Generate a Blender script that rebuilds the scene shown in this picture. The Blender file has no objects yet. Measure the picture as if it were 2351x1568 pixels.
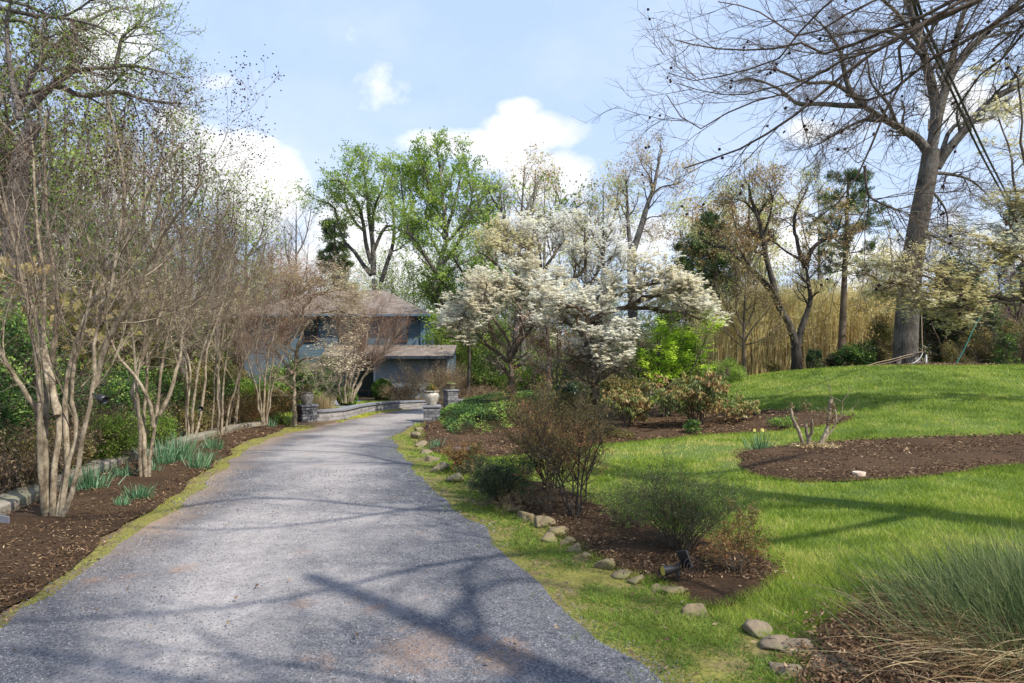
import bpy, math, random
import numpy as np
from mathutils import Vector, geometry
rng = np.random.default_rng(7)
random.seed(7)
SC = bpy.context.scene
COL = SC.collection
# ---------------------------------------------------------------- camera
F = 1567.0; CX = 1175.5; HY = 812.0; CAMZ = 1.7
cam = bpy.data.cameras.new('camera'); camo = bpy.data.objects.new('camera', cam); COL.objects.link(camo)
cam.lens = 24.0; cam.sensor_width = 36.0; cam.shift_y = (HY-784.0)/2351.0
cam.clip_start = 0.05; cam.clip_end = 3000
camo.location = (0, 0, CAMZ); camo.rotation_euler = (math.radians(90), 0, 0)
SC.camera = camo

def ss(t):
    t = np.clip(t, 0, 1); return t*t*(3-2*t)

def H(x, y):
    x = np.asarray(x, float); y = np.asarray(y, float)
    z = -0.25*ss((y-9)/11) - 0.55*ss((y-20)/16)
    z = z + 1.65*ss((y-6)/21)*ss((x-0.5-0.10*np.maximum(y-18, 0))/12.5)
    z = z - 1.3*ss((-6.5-x)/5)*(1-ss((y-17)/8))
    z = z - 3.0*ss((y-31)/25)*ss((x-2)/6)
    z = z + 0.05*np.sin(x*0.7+1.3)*np.sin(y*0.5)*ss((x-1)/3)
    return z

def G(px, py, dz=0.0):
    """point of the terrain seen at a pixel of the photo"""
    dx = (px-CX)/F; dzz = (HY-py)/F
    ys = np.linspace(1.0, 120, 6000)
    f = CAMZ + dzz*ys - H(dx*ys, ys) - dz
    i = np.argmax(f < 0)
    if f[i] >= 0: i = len(ys)-1
    y = ys[i]
    return Vector((dx*y, y, float(H(dx*y, y))+dz))

def W(px, py, D):
    return Vector(((px-CX)/F*D, D, CAMZ+(HY-py)/F*D))

def GD(px, D):
    """terrain point below/above pixel column px at depth D"""
    x = (px-CX)/F*D
    return Vector((x, D, float(H(x, D))))

# ---------------------------------------------------------------- value noise (numpy)
_tab = rng.random((256, 256))
def vnoise(x, y, s):
    x = np.asarray(x)/s+1000.3; y = np.asarray(y)/s+1000.7
    xi = np.floor(x).astype(int); yi = np.floor(y).astype(int)
    fx = x-xi; fy = y-yi; fx = fx*fx*(3-2*fx); fy = fy*fy*(3-2*fy)
    a = _tab[xi % 256, yi % 256]; b = _tab[(xi+1) % 256, yi % 256]
    c = _tab[xi % 256, (yi+1) % 256]; d = _tab[(xi+1) % 256, (yi+1) % 256]
    return (a*(1-fx)+b*fx)*(1-fy)+(c*(1-fx)+d*fx)*fy

# ---------------------------------------------------------------- materials
class NT:
    def __init__(s, name):
        s.m = bpy.data.materials.new(name); s.m.use_nodes = True
        s.t = s.m.node_tree; s.t.nodes.clear()
        s.out = s.n('ShaderNodeOutputMaterial')
    def n(s, k, **kw):
        o = s.t.nodes.new(k)
        for a, b in kw.items(): setattr(o, a, b)
        return o
    def l(s, a, b): s.t.links.new(a, b)
    def set(s, sock, v):
        if isinstance(v, bpy.types.NodeSocket): s.l(v, sock)
        elif isinstance(v, (tuple, list)) and sock.type == 'RGBA': sock.default_value = (*v[:3], 1)
        else: sock.default_value = v
    def obj(s): return s.n('ShaderNodeTexCoord').outputs['Object']
    def pos(s): return s.n('ShaderNodeNewGeometry').outputs['Position']
    def mapping(s, v, scale=(1, 1, 1), loc=(0, 0, 0), rot=(0, 0, 0)):
        m = s.n('ShaderNodeMapping'); s.l(v, m.inputs[0])
        m.inputs['Scale'].default_value = scale; m.inputs['Location'].default_value = loc; m.inputs['Rotation'].default_value = rot
        return m.outputs[0]
    def noise(s, v, scale, detail=4, rough=.6, out='Fac'):
        m = s.n('ShaderNodeTexNoise'); s.l(v, m.inputs['Vector'])
        m.inputs['Scale'].default_value = scale; m.inputs['Detail'].default_value = detail; m.inputs['Roughness'].default_value = rough
        return m.outputs[out]
    def vor(s, v, scale, out='Distance', feature='F1'):
        m = s.n('ShaderNodeTexVoronoi', feature=feature); s.l(v, m.inputs['Vector']); m.inputs['Scale'].default_value = scale
        return m.outputs[out]
    def ramp(s, f, stops, interp='LINEAR'):
        r = s.n('ShaderNodeValToRGB'); s.l(f, r.inputs[0]); e = r.color_ramp.elements; r.color_ramp.interpolation = interp
        while len(e) < len(stops): e.new(.5)
        for i, (p, c) in enumerate(stops):
            e[i].position = p; e[i].color = (*(c if isinstance(c, (tuple, list)) else (c, c, c)), 1)
        return r.outputs[0]
    def mix(s, f, a, b, mode='MIX'):
        m = s.n('ShaderNodeMix', data_type='RGBA', blend_type=mode)
        s.set(m.inputs[0], f); s.set(m.inputs[6], a); s.set(m.inputs[7], b)
        return m.outputs[2]
    def math(s, op, a, b=0.0, c=None):
        m = s.n('ShaderNodeMath', operation=op); s.set(m.inputs[0], a); s.set(m.inputs[1], b)
        if c is not None: s.set(m.inputs[2], c)
        return m.outputs[0]
    def attr(s, name='v'): return s.n('ShaderNodeAttribute', attribute_name=name).outputs['Fac']
    def bump(s, h, strength=.4, dist=.01):
        b = s.n('ShaderNodeBump'); b.inputs['Strength'].default_value = strength; b.inputs['Distance'].default_value = dist
        s.l(h, b.inputs['Height']); return b.outputs[0]
    def bsdf(s, col, rough=.85, normal=None, spec=.3, metal=0):
        p = s.n('ShaderNodeBsdfPrincipled'); s.set(p.inputs['Base Color'], col); s.set(p.inputs['Roughness'], rough)
        p.inputs['Specular IOR Level'].default_value = spec; p.inputs['Metallic'].default_value = metal
        if normal is not None: s.l(normal, p.inputs['Normal'])
        return p.outputs[0]
    def fin(s, sh): s.l(sh, s.out.inputs[0]); return s.m

M = {}
def leafmat(name, cols, tr=.35, rough=.55, spec=.25, tint=(1.0, 1.0, .75)):
    t = NT(name); v = t.attr()
    st = [((i+.5)/len(cols), c) for i, c in enumerate(cols)]
    c = t.ramp(v, st)
    b = t.bsdf(c, rough, spec=spec)
    if tr > 0:
        d = t.n('ShaderNodeBsdfTranslucent'); t.l(t.mix(1, c, tint, 'MULTIPLY'), d.inputs[0])
        ms = t.n('ShaderNodeMixShader'); ms.inputs[0].default_value = tr; t.l(b, ms.inputs[1]); t.l(d.outputs[0], ms.inputs[2])
        b = ms.outputs[0]
    M[name] = t.fin(b)
def barkmat(name, c1, c2, c3, sc=1.0, bump=.5, stretch=5.0):
    t = NT(name); o = t.mapping(t.obj(), (sc*stretch, sc*stretch, sc))
    n1 = t.noise(o, 3.0, 6, .7); n2 = t.noise(t.obj(), 1.7*sc, 3)
    n4 = t.noise(t.obj(), 14*sc, 4, .7); c = t.mix(t.ramp(n2, [(.40, 0), (.58, 1)]), t.ramp(n1, [(.36, c1), (.58, c2)]), t.ramp(n1, [(.36, c2), (.6, c3)])); c = t.mix(1, c, t.ramp(n4, [(.35, .62), (.6, 1.15)]), 'MULTIPLY')
    v = t.attr(); c = t.mix(1, c, t.ramp(v, [(0, .75), (1, 1.15)]), 'MULTIPLY')
    M[name] = t.fin(t.bsdf(c, .9, t.bump(n1, bump, .02)))
def flatmat(name, col, rough=.6, metal=0, spec=.4, ns=20, amt=.15, bump=.1):
    t = NT(name); n = t.noise(t.obj(), ns, 4)
    c = t.mix(1, col, t.ramp(n, [(.3, 1-amt), (.7, 1+amt)]), 'MULTIPLY')
    M[name] = t.fin(t.bsdf(c, rough, t.bump(n, bump, .005), spec, metal))

# ---------------------------------------------------------------- mesh building (numpy)
class MB:
    def __init__(s): s.V = []; s.F = []; s.A = []; s.MI = []; s.n = 0
    def add(s, V, Fa, mi=0, a=None):
        """V (n,3), Fa (m,k) int faces, a per-vertex random"""
        V = np.asarray(V, float).reshape(-1, 3); Fa = np.asarray(Fa, int)
        s.V.append(V); s.F.append(Fa+s.n); s.MI.append(np.full(len(Fa), mi))
        s.A.append(np.full(len(V), .5) if a is None else np.asarray(a, float).reshape(-1))
        s.n += len(V); return s
    def tubes(s, P, R, sides=3, mi=0, a=None):
        P = np.asarray(P, float); R = np.asarray(R, float)
        if P.ndim == 2: P = P[None]; R = R[None]
        N, K, _ = P.shape
        if N == 0: return s
        T = np.gradient(P, axis=1); T /= np.linalg.norm(T, axis=2, keepdims=True)+1e-9
        D = P[:, -1]-P[:, 0]; D /= np.linalg.norm(D, axis=1, keepdims=True)+1e-9
        ref = np.where(np.abs(D[:, 2:3]) > .8, np.array([[1., 0, 0]]), np.array([[0, 0, 1.]]))
        B = np.cross(T, ref[:, None, :]); B /= np.linalg.norm(B, axis=2, keepdims=True)+1e-9
        C = np.cross(T, B)
        an = np.arange(sides)*2*np.pi/sides
        V = P[:, :, None, :]+R[:, :, None, None]*(np.cos(an)[None, None, :, None]*B[:, :, None, :]+np.sin(an)[None, None, :, None]*C[:, :, None, :])
        i = np.arange(N)[:, None, None]*K*sides; k = np.arange(K-1)[None, :, None]*sides; j = np.arange(sides)[None, None, :]; j2 = (j+1) % sides
        Fq = np.stack([i+k+j, i+k+j2, i+k+sides+j2, i+k+sides+j], -1).reshape(-1, 4)
        av = rng.random(N) if a is None else np.broadcast_to(a, (N,))
        return s.add(V.reshape(-1, 3), Fq, mi, np.repeat(av, K*sides))
    def leaves(s, P, A, B, L, Wd, mi=0, a=None, mid=.5):
        """rhombic leaves from base P along A (unit), side B (unit)"""
        N = len(P)
        if N == 0: return s
        L = np.broadcast_to(np.asarray(L, float), (N,))[:, None]; Wd = np.broadcast_to(np.asarray(Wd, float), (N,))[:, None]*.5
        V = np.stack([P, P+A*L*mid+B*Wd, P+A*L, P+A*L*mid-B*Wd], 1).reshape(-1, 3)
        Fq = np.arange(N*4).reshape(-1, 4)
        av = rng.random(N) if a is None else a
        return s.add(V, Fq, mi, np.repeat(av, 4))
    def strips(s, P, D, L, Wd, droop, S=3, mi=0, a=None, up=None, tip=.12):
        N = len(P)
        if N == 0: return s
        L = np.broadcast_to(np.asarray(L, float), (N,)); Wd = np.broadcast_to(np.asarray(Wd, float), (N,)); droop = np.broadcast_to(np.asarray(droop, float), (N,))
        t = np.linspace(0, 1, S+1)
        X = P[:, None, :]+D[:, None, :]*(L[:, None]*t)[:, :, None]
        X[:, :, 2] -= (droop*L)[:, None]*t**2
        ph = rng.random(N)*2*np.pi
        R = np.stack([np.cos(ph), np.sin(ph), np.zeros(N)], 1)
        B = np.cross(D, R); B /= np.linalg.norm(B, axis=1, keepdims=True)+1e-9
        w = (1-t*(1-tip))*.5
        E = B[:, None, :]*(Wd[:, None]*w)[:, :, None]
        V = np.stack([X-E, X+E], 2)
        i = np.arange(N)[:, None]*(S+1)*2; k = np.arange(S)[None, :]*2
        Fq = np.stack([i+k, i+k+1, i+k+3, i+k+2], -1).reshape(-1, 4)
        av = rng.random(N) if a is None else a
        return s.add(V.reshape(-1, 3), Fq, mi, np.repeat(av, (S+1)*2))
    def box(s, x0, x1, y0, y1, z0, z1, mi=0, a=.5):
        V = [(x, y, z) for z in (z0, z1) for x, y in ((x0, y0), (x1, y0), (x1, y1), (x0, y1))]
        return s.add(V, [(3, 2, 1, 0), (4, 5, 6, 7), (0, 1, 5, 4), (1, 2, 6, 5), (2, 3, 7, 6), (3, 0, 4, 7)], mi, np.full(8, a))
    def lathe(s, prof, seg=24, mi=0, c=(0, 0, 0)):
        pr = np.array(prof, float); K = len(pr); an = np.arange(seg)*2*np.pi/seg
        V = np.stack([pr[:, None, 0]*np.cos(an)+c[0], pr[:, None, 0]*np.sin(an)+c[1], np.repeat(pr[:, 1:2], seg, 1)+c[2]], -1)
        k = np.arange(K-1)[:, None]*seg; j = np.arange(seg)[None]; j2 = (j+1) % seg
        Fq = np.stack([k+j, k+j2, k+seg+j2, k+seg+j], -1).reshape(-1, 4)
        return s.add(V.reshape(-1, 3), Fq, mi)
    def build(s, name, mats, parent=None, loc=None, flat=False, rot=0.0):
        V = np.concatenate(s.V); nl = np.concatenate([np.full(len(f), f.shape[1]) for f in s.F if len(f)])
        lv = np.concatenate([f.reshape(-1) for f in s.F if len(f)])
        me = bpy.data.meshes.new(name)
        me.vertices.add(len(V)); me.loops.add(len(lv)); me.polygons.add(len(nl))
        me.vertices.foreach_set('co', V.astype(np.float32).reshape(-1))
        me.loops.foreach_set('vertex_index', lv.astype(np.int32))
        me.polygons.foreach_set('loop_start', np.concatenate([[0], np.cumsum(nl)[:-1]]).astype(np.int32))
        if not isinstance(mats, (list, tuple)): mats = [mats]
        for m in mats: me.materials.append(M[m] if isinstance(m, str) else m)
        if len(mats) > 1: me.polygons.foreach_set('material_index', np.concatenate([m for m in s.MI if len(m)]).astype(np.int32))
        at = me.attributes.new('v', 'FLOAT', 'POINT'); at.data.foreach_set('value', np.concatenate(s.A).astype(np.float32))
        me.update(calc_edges=True)
        if flat: me.shade_flat()
        o = bpy.data.objects.new(name, me); COL.objects.link(o)
        if parent is not None: o.parent = parent
        if loc is not None: o.location = loc
        o.rotation_euler.z = rot
        return o

def tag(o, label=None, cat=None, group=None, kind=None):
    if label: o['label'] = label
    if cat: o['category'] = cat
    if group: o['group'] = group
    if kind: o['kind'] = kind
    return o
def empty(name, loc, label=None, cat=None, group=None, rz=0):
    o = bpy.data.objects.new(name, None); COL.objects.link(o); o.location = loc; o.rotation_euler.z = rz; o.empty_display_size = .2
    return tag(o, label, cat, group)
def dup(root, loc, rz=0, sc=1.0, label=None, group=None, cat=None, szf=None):
    def cp(o, par):
        c = o.copy(); COL.objects.link(c)
        if par is not None: c.parent = par
        for ch in o.children: cp(ch, c)
        return c
    r = cp(root, None); r.location = loc; r.rotation_euler.z = rz
    r.scale = (sc, sc, sc*(szf or 1))
    if label: r['label'] = label
    if group: r['group'] = group
    if cat: r['category'] = cat
    return r

def unit(a): return a/(np.linalg.norm(a, axis=-1, keepdims=True)+1e-9)
def rdir(n, zlo=-1., zhi=1.):
    z = rng.uniform(zlo, zhi, n); p = rng.random(n)*2*np.pi; r = np.sqrt(np.maximum(0, 1-z*z))
    return np.stack([r*np.cos(p), r*np.sin(p), z], 1)
def perp(A):
    R = rdir(len(A)); return unit(np.cross(A, R))

# ---------------------------------------------------------------- branches
def resample(pts, K):
    pts = np.array(pts, float)
    if len(pts) > 2:                       # catmull-rom smoothing
        q = np.vstack([2*pts[0]-pts[1], pts, 2*pts[-1]-pts[-2]]); out = []
        for i in range(1, len(q)-2):
            for t in np.linspace(0, 1, 8, endpoint=False):
                out.append(.5*((2*q[i])+(-q[i-1]+q[i+1])*t+(2*q[i-1]-5*q[i]+4*q[i+1]-q[i+2])*t*t+(-q[i-1]+3*q[i]-3*q[i+1]+q[i+2])*t**3))
        out.append(q[-2]); pts = np.array(out)
    d = np.concatenate([[0], np.cumsum(np.linalg.norm(np.diff(pts, axis=0), axis=1))])
    t = np.linspace(0, d[-1], K)
    return np.stack([np.interp(t, d, pts[:, i]) for i in range(3)], 1)

def trace(pts, D, r0, r1, base, K=13, dd=None, wob=0.0):
    """limb drawn in photo pixels at depth D (dd: extra depth at its end); base = local origin"""
    n = len(pts); W3 = []
    for i, p in enumerate(pts):
        d = D+(p[2] if len(p) > 2 else 0)+(dd or 0)*i/(n-1)
        W3.append(np.array(W(p[0], p[1], d))-np.array(base))
    P = resample(W3, K)
    if wob: P[1:] += rng.normal(0, wob, (K-1, 3))
    return P, np.linspace(r0, r1, K)

def stackb(bs):
    return np.stack([b[0] for b in bs]), np.stack([b[1] for b in bs])

def grow(par, n, t0, t1, ang, L, rr=.55, S=4, wob=.15, trop=0., lt=.5, rend=.35, flat=1.0, angv=.25, rmax=None, rmin=.0015, keep=None, rel=False, skew=1.0):
    P, R = par; N, K, _ = P.shape
    if N == 0: return np.zeros((0, S+1, 3)), np.zeros((0, S+1))
    T = unit(np.gradient(P, axis=1))
    idx = np.repeat(np.arange(N), n); m = len(idx)
    t = (np.tile(np.arange(n), N)+rng.random(m))/n
    t = t0+(t1-t0)*t**skew
    f = t*(K-1); i0 = np.minimum(f.astype(int), K-2); w = (f-i0)[:, None]
    p = P[idx, i0]*(1-w)+P[idx, i0+1]*w
    r = R[idx, i0]*(1-w[:, 0])+R[idx, i0+1]*w[:, 0]
    tg = unit(T[idx, i0]*(1-w)+T[idx, i0+1]*w)
    a = np.radians(ang)*(1+angv*rng.normal(size=m))
    side = perp(tg); side[:, 2] *= flat; side = unit(side)
    d = unit(tg*np.cos(a)[:, None]+side*np.sin(a)[:, None])
    if rel: Lp = np.linalg.norm(np.diff(P, axis=1), axis=2).sum(1)[idx]; L0 = Lp*L
    else: L0 = np.full(m, L)
    L0 = L0*(1-lt*t)*rng.uniform(.65, 1.2, m)
    r0 = r*rr
    if rmax is not None: r0 = np.minimum(r0, rmax)
    r0 = np.maximum(r0, rmin)
    if keep is not None:
        ok = keep(p+d*L0[:, None]); p, d, L0, r0 = p[ok], d[ok], L0[ok], r0[ok]; m = len(p)
    out = np.zeros((m, S+1, 3)); out[:, 0] = p
    for k in range(S):
        d = unit(d+rng.normal(0, 1, (m, 3))*wob+np.array([0, 0, trop])[None])
        out[:, k+1] = out[:, k]+d*(L0/S)[:, None]
    rad = r0[:, None]*np.linspace(1, rend, S+1)[None]
    return out, rad

def along(par, n, t0=.2, t1=1.0):
    P, R = par; N, K, _ = P.shape
    idx = np.repeat(np.arange(N), n); m = len(idx)
    t = rng.uniform(t0, t1, m); f = t*(K-1); i0 = np.minimum(f.astype(int), K-2); w = (f-i0)[:, None]
    T = unit(np.gradient(P, axis=1))
    return P[idx, i0]*(1-w)+P[idx, i0+1]*w, T[idx, i0]

def clusterv(P, s, spread=.35):
    """leaf colour value that varies in clumps"""
    return np.clip(.5+(vnoise(P[:, 0]+P[:, 2]*1.7, P[:, 1]-P[:, 2]*.9, s)-.5)*1.6+rng.normal(0, spread*.5, len(P)), 0.001, .999)

def leafy(mb, P, T, L, Wd, mi=1, up=.3, out=.5, cs=1.0, droop=0.):
    n = len(P)
    A = unit(T*out+rdir(n)+np.array([0, 0, -droop])); Nn = unit(rdir(n)+np.array([0, 0, up*2]))
    B = unit(np.cross(A, Nn))
    k = rng.uniform(.7, 1.25, n)
    mb.leaves(P, A, B, L*k, Wd*k, mi, clusterv(P, cs))

def blossoms(mb, P, size, mi=1, tilt=.35, cs=1.2):
    n = len(P); Nn = unit(rdir(n)*tilt+np.array([0, 0, 1.0]))
    A = unit(np.cross(Nn, rdir(n))); B = np.cross(Nn, A)
    k = rng.uniform(.75, 1.15, n)*size; v = clusterv(P, cs)
    h = (k*.5)[:, None]
    mb.leaves(P-A*h, A, B, k, k*.5, mi, v)
    mb.leaves(P-B*h+Nn*.002, B, -A, k, k*.5, mi, v)
# ---------------------------------------------------------------- material library
barkmat('bark_tan', (.085, .062, .038), (.24, .19, .125), (.42, .35, .25), 2.2, .5, 3)
barkmat('bark_brown', (.05, .035, .022), (.13, .095, .065), (.22, .17, .12), 1.5, .5)
barkmat('bark_grey', (.05, .043, .036), (.13, .115, .095), (.22, .2, .175), 1.2, .7)
barkmat('bark_oak', (.028, .024, .019), (.10, .085, .068), (.19, .165, .14), .9, 1.0, 9)
barkmat('bark_dark', (.018, .015, .012), (.055, .045, .037), (.10, .085, .07), 1.5, .5)
leafmat('twig_tan', [(0.061, 0.039, 0.029), (0.143, 0.099, 0.068), (0.242, 0.185, 0.132), (0.352, 0.280, 0.209)], 0, .9)
leafmat('twig_pale', [(.22, .17, .12), (.34, .28, .21), (.42, .37, .30)], 0, .9)
leafmat('twig_dark', [(0.053, 0.038, 0.030), (0.105, 0.075, 0.060), (0.180, 0.128, 0.098)], 0, .9)
leafmat('twig_red', [(0.160, 0.081, 0.056), (0.250, 0.149, 0.100), (0.320, 0.230, 0.163)], 0, .9)
leafmat('leaf_spring', [(0.120, 0.200, 0.030), (0.202, 0.320, 0.047), (0.313, 0.450, 0.076), (0.405, 0.520, 0.119)], .5)
leafmat('leaf_lime', [(0.233, 0.401, 0.031), (0.394, 0.613, 0.048), (0.555, 0.774, 0.085), (0.730, 0.907, 0.145)], .5)
leafmat('leaf_mid', [(0.058, 0.108, 0.023), (0.109, 0.189, 0.039), (0.174, 0.270, 0.058), (0.290, 0.392, 0.078)], .35)
leafmat('leaf_dark', [(0.017, 0.036, 0.016), (0.031, 0.065, 0.023), (0.056, 0.104, 0.033), (0.112, 0.156, 0.046)], .15, .4)
leafmat('leaf_ivy', [(0.030, 0.070, 0.018), (0.075, 0.154, 0.033), (0.150, 0.266, 0.052), (0.285, 0.420, 0.078)], .25, .4)
leafmat('leaf_bud', [(0.359, 0.226, 0.095), (0.587, 0.417, 0.191), (0.750, 0.609, 0.286), (0.652, 0.730, 0.268)], .4)
leafmat('leaf_olive', [(0.096, 0.098, 0.029), (0.176, 0.165, 0.046), (0.288, 0.240, 0.078), (0.352, 0.255, 0.104)], .3)
leafmat('leaf_box', [(.05, .10, .02), (.10, .19, .03), (.17, .28, .045), (.25, .37, .07)], .2)
leafmat('leaf_barb', [(0.085, 0.071, 0.024), (0.158, 0.142, 0.040), (0.275, 0.202, 0.064), (0.360, 0.172, 0.072)], .25)
leafmat('leaf_rhodo', [(.14, .18, .05), (.26, .27, .09), (.42, .37, .14), (.46, .34, .14), (.33, .18, .075)], .3, .4)
leafmat('leaf_copper', [(.30, .15, .10), (.48, .27, .19), (.62, .45, .36), (.72, .60, .52)], .4)
leafmat('needle', [(0.032, 0.068, 0.027), (0.064, 0.120, 0.042), (0.112, 0.180, 0.060), (0.176, 0.225, 0.075)], .15)
leafmat('petal_white', [(0.900, 0.857, 0.707), (0.950, 0.916, 0.800), (0.960, 0.946, 0.846), (0.960, 0.946, 0.865)], .45, tint=(1, 1, .97))
leafmat('petal_cream', [(0.750, 0.696, 0.432), (0.960, 0.912, 0.702), (0.960, 0.960, 0.918), (0.960, 0.960, 0.960)], .45, tint=(1, 1, .9))
leafmat('petal_tan', [(0.660, 0.528, 0.330), (0.836, 0.715, 0.528), (0.924, 0.847, 0.704), (0.902, 0.880, 0.572)], .4, tint=(1, 1, .9))
leafmat('petal_pink', [(.55, .28, .26), (.72, .45, .42), (.82, .62, .58)], .4)
leafmat('petal_purple', [(.22, .06, .22), (.34, .12, .34), (.45, .2, .42)], .3)
leafmat('pods', [(.03, .018, .014), (.06, .032, .026), (.10, .055, .045)], 0, .9)
leafmat('pods_brown', [(.06, .03, .02), (.11, .06, .04), (.2, .12, .07)], 0, .9)
leafmat('dead_brown', [(.10, .06, .035), (.2, .13, .075), (.34, .25, .15)], .2, .9)
leafmat('bamboo', [(0.628, 0.485, 0.219), (0.838, 0.670, 0.329), (0.960, 0.826, 0.457), (0.867, 0.812, 0.457)], .4)
leafmat('straw', [(0.288, 0.216, 0.108), (0.456, 0.348, 0.180), (0.648, 0.516, 0.300)], .2)
leafmat('rush_green', [(0.044, 0.078, 0.028), (0.088, 0.137, 0.050), (0.163, 0.221, 0.083), (0.263, 0.286, 0.121)], .2)
leafmat('rush_dry', [(.13, .075, .035), (.25, .16, .075), (.40, .29, .15), (.5, .4, .23)], .2)
leafmat('daffodil', [(0.055, 0.149, 0.065), (0.110, 0.241, 0.111), (0.187, 0.333, 0.169), (0.286, 0.425, 0.260)], .3, .45)
leafmat('petal_yellow', [(.75, .62, .1), (.85, .8, .35)], .3)
leafmat('grass_a', [(0.103, 0.165, 0.024), (0.204, 0.305, 0.035), (0.321, 0.420, 0.053), (0.482, 0.521, 0.101), (0.700, 0.571, 0.225)], .35, .55)
leafmat('moss', [(0.164, 0.207, 0.028), (0.304, 0.345, 0.044), (0.442, 0.469, 0.066), (0.531, 0.524, 0.110)], .2, .8)
leafmat('weed', [(.07, .13, .022), (.13, .21, .035), (.21, .31, .05), (.34, .40, .09)], .4, .6)
leafmat('chips', [(0.039, 0.021, 0.011), (0.078, 0.043, 0.021), (0.129, 0.075, 0.038), (0.190, 0.120, 0.061), (0.403, 0.280, 0.172)], 0, .95)
leafmat('gravel', [(.07, .075, .09), (.13, .135, .155), (.19, .195, .215), (.26, .26, .28), (.38, .38, .38)], 0, .85)
flatmat('black_metal', (.02, .02, .022), .45, 0, .5, 30, .2)
flatmat('iron_rust', (.06, .035, .025), .8, 0, .3, 40, .4)
flatmat('glass_amber', (.42, .33, .06), .2)
flatmat('solar', (.01, .012, .02), .25)
flatmat('cable', (.02, .02, .02), .6)
flatmat('hose_white', (.72, .72, .68), .5)
flatmat('rope_teal', (.04, .22, .18), .8)
flatmat('rope_tan', (.35, .26, .17), .9)
flatmat('terracotta_pale', (.55, .42, .32), .8, ns=30, amt=.2)
flatmat('slate_purple', (.16, .12, .14), .7, ns=12, amt=.35)
flatmat('bluestone', (.21, .215, .235), .75, ns=5, amt=.25, bump=.3)
flatmat('timber', (.14, .14, .145), .7, ns=6, amt=.3)
flatmat('red_plank', (.35, .10, .09), .8)

def _stonewall(name, c1, c2, mortar, bw, bh, sx=1.0):
    t = NT(name); o = t.obj()
    g = t.n('ShaderNodeSeparateXYZ'); t.l(o, g.inputs[0])
    cx = t.n('ShaderNodeCombineXYZ'); t.l(t.math('ADD', g.outputs[0], g.outputs[1]), cx.inputs[0]); t.l(g.outputs[2], cx.inputs[1])
    b = t.n('ShaderNodeTexBrick'); t.l(cx.outputs[0], b.inputs['Vector'])
    b.inputs['Scale'].default_value = 1; b.inputs['Brick Width'].default_value = bw; b.inputs['Row Height'].default_value = bh
    b.inputs['Mortar Size'].default_value = .008; b.inputs['Mortar Smooth'].default_value = .3; b.inputs['Bias'].default_value = 0
    for k, c in (('Color1', c1), ('Color2', c2), ('Mortar', mortar)): b.inputs[k].default_value = (*c, 1)
    n = t.noise(o, 9, 6, .7)
    c = t.mix(1, b.outputs[0], t.ramp(n, [(.3, .6), (.7, 1.35)]), 'MULTIPLY')
    h = t.math('SUBTRACT', t.math('MULTIPLY', n, .6), b.outputs['Fac'])
    M[name] = t.fin(t.bsdf(c, .85, t.bump(h, .7, .015)))
_stonewall('ashlar', (.10, .10, .11), (.25, .245, .25), (.06, .06, .06), .22, .085)
_stonewall('wall_block', (.26, .24, .23), (.36, .34, .33), (.17, .16, .15), .3, .11)

def _rock(name, c1, c2, c3, moss):
    t = NT(name); o = t.obj(); n = t.noise(o, 5, 8, .7); n2 = t.noise(o, 3, 4); n3 = t.vor(o, 4)
    c = t.ramp(n, [(.3, c1), (.5, c2), (.7, c3)])
    c = t.mix(t.ramp(n2, [(.45, 0), (.6, .85)]), c, moss)
    M[name] = t.fin(t.bsdf(c, .9, t.bump(t.math('ADD', n, t.math('MULTIPLY', n3, .5)), .8, .03)))
_rock('rock_moss', (.10, .08, .05), (.22, .17, .10), (.32, .26, .17), (.15, .15, .05))
_rock('rock_tan', (.10, .08, .055), (.22, .17, .115), (.33, .27, .19), (.15, .145, .07))
_rock('kerb_stone', (.14, .12, .09), (.27, .23, .18), (.36, .31, .25), (.20, .19, .12))

# driveway gravel
t = NT('driveway'); p = t.pos()
n_big = t.noise(p, .55, 4, .6); n_mid = t.noise(p, 3, 5, .7); n_f = t.noise(p, 60, 3, .7); vv = t.vor(p, 85, 'Color'); vd = t.vor(p, 85)
stone = t.ramp(vv, [(.1, (.10, .105, .12)), (.5, (.185, .185, .20)), (.85, (.30, .295, .31)), (.97, (.36, .36, .36))])
loose = t.mix(1, stone, (.58, .60, .64), 'MULTIPLY')
worn = t.mix(.6, t.mix(1, stone, (1.3, 1.25, 1.24), 'MULTIPLY'), (.34, .325, .325))
sx = t.n('ShaderNodeSeparateXYZ'); t.l(p, sx.inputs[0])
# wheel tracks and loose margins follow the drive: attribute v = 0 at the edges, 1 on the worn middle
f = t.math('ADD', t.attr(), t.math('MULTIPLY', t.math('SUBTRACT', n_mid, .5), .55))
f = t.math('ADD', f, t.math('MULTIPLY', t.math('SUBTRACT', n_big, .5), 1.9))
c = t.mix(t.ramp(f, [(.3, 0), (.85, 1)]), loose, worn)
rust = t.ramp(t.noise(t.mapping(p, (1, 1, 1), (3.3, 1.7, 0)), 1.15, 5, .65), [(.60, 0), (.72, .5)])
c = t.mix(rust, c, (.33, .19, .115))
for px_, py_, r_ in [(960, 1500, .30), (1150, 1512, .22), (1170, 1480, .10), (690, 1390, .12), (420, 1310, .14), (1110, 1475, .08)]:
    q_ = G(px_, py_); vm = t.n('ShaderNodeVectorMath', operation='DISTANCE'); t.l(t.mapping(p, (1, .8, 1)), vm.inputs[0]); vm.inputs[1].default_value = (q_.x, q_.y*.8, q_.z)
    dd_ = t.math('ADD', t.math('DIVIDE', vm.outputs['Value'], r_), t.math('MULTIPLY', t.math('SUBTRACT', t.noise(p, 7, 5, .7), .5), 2.6))
    c = t.mix(t.ramp(dd_, [(.3, .42), (.95, 0)]), c, (.30, .19, .125))
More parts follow.
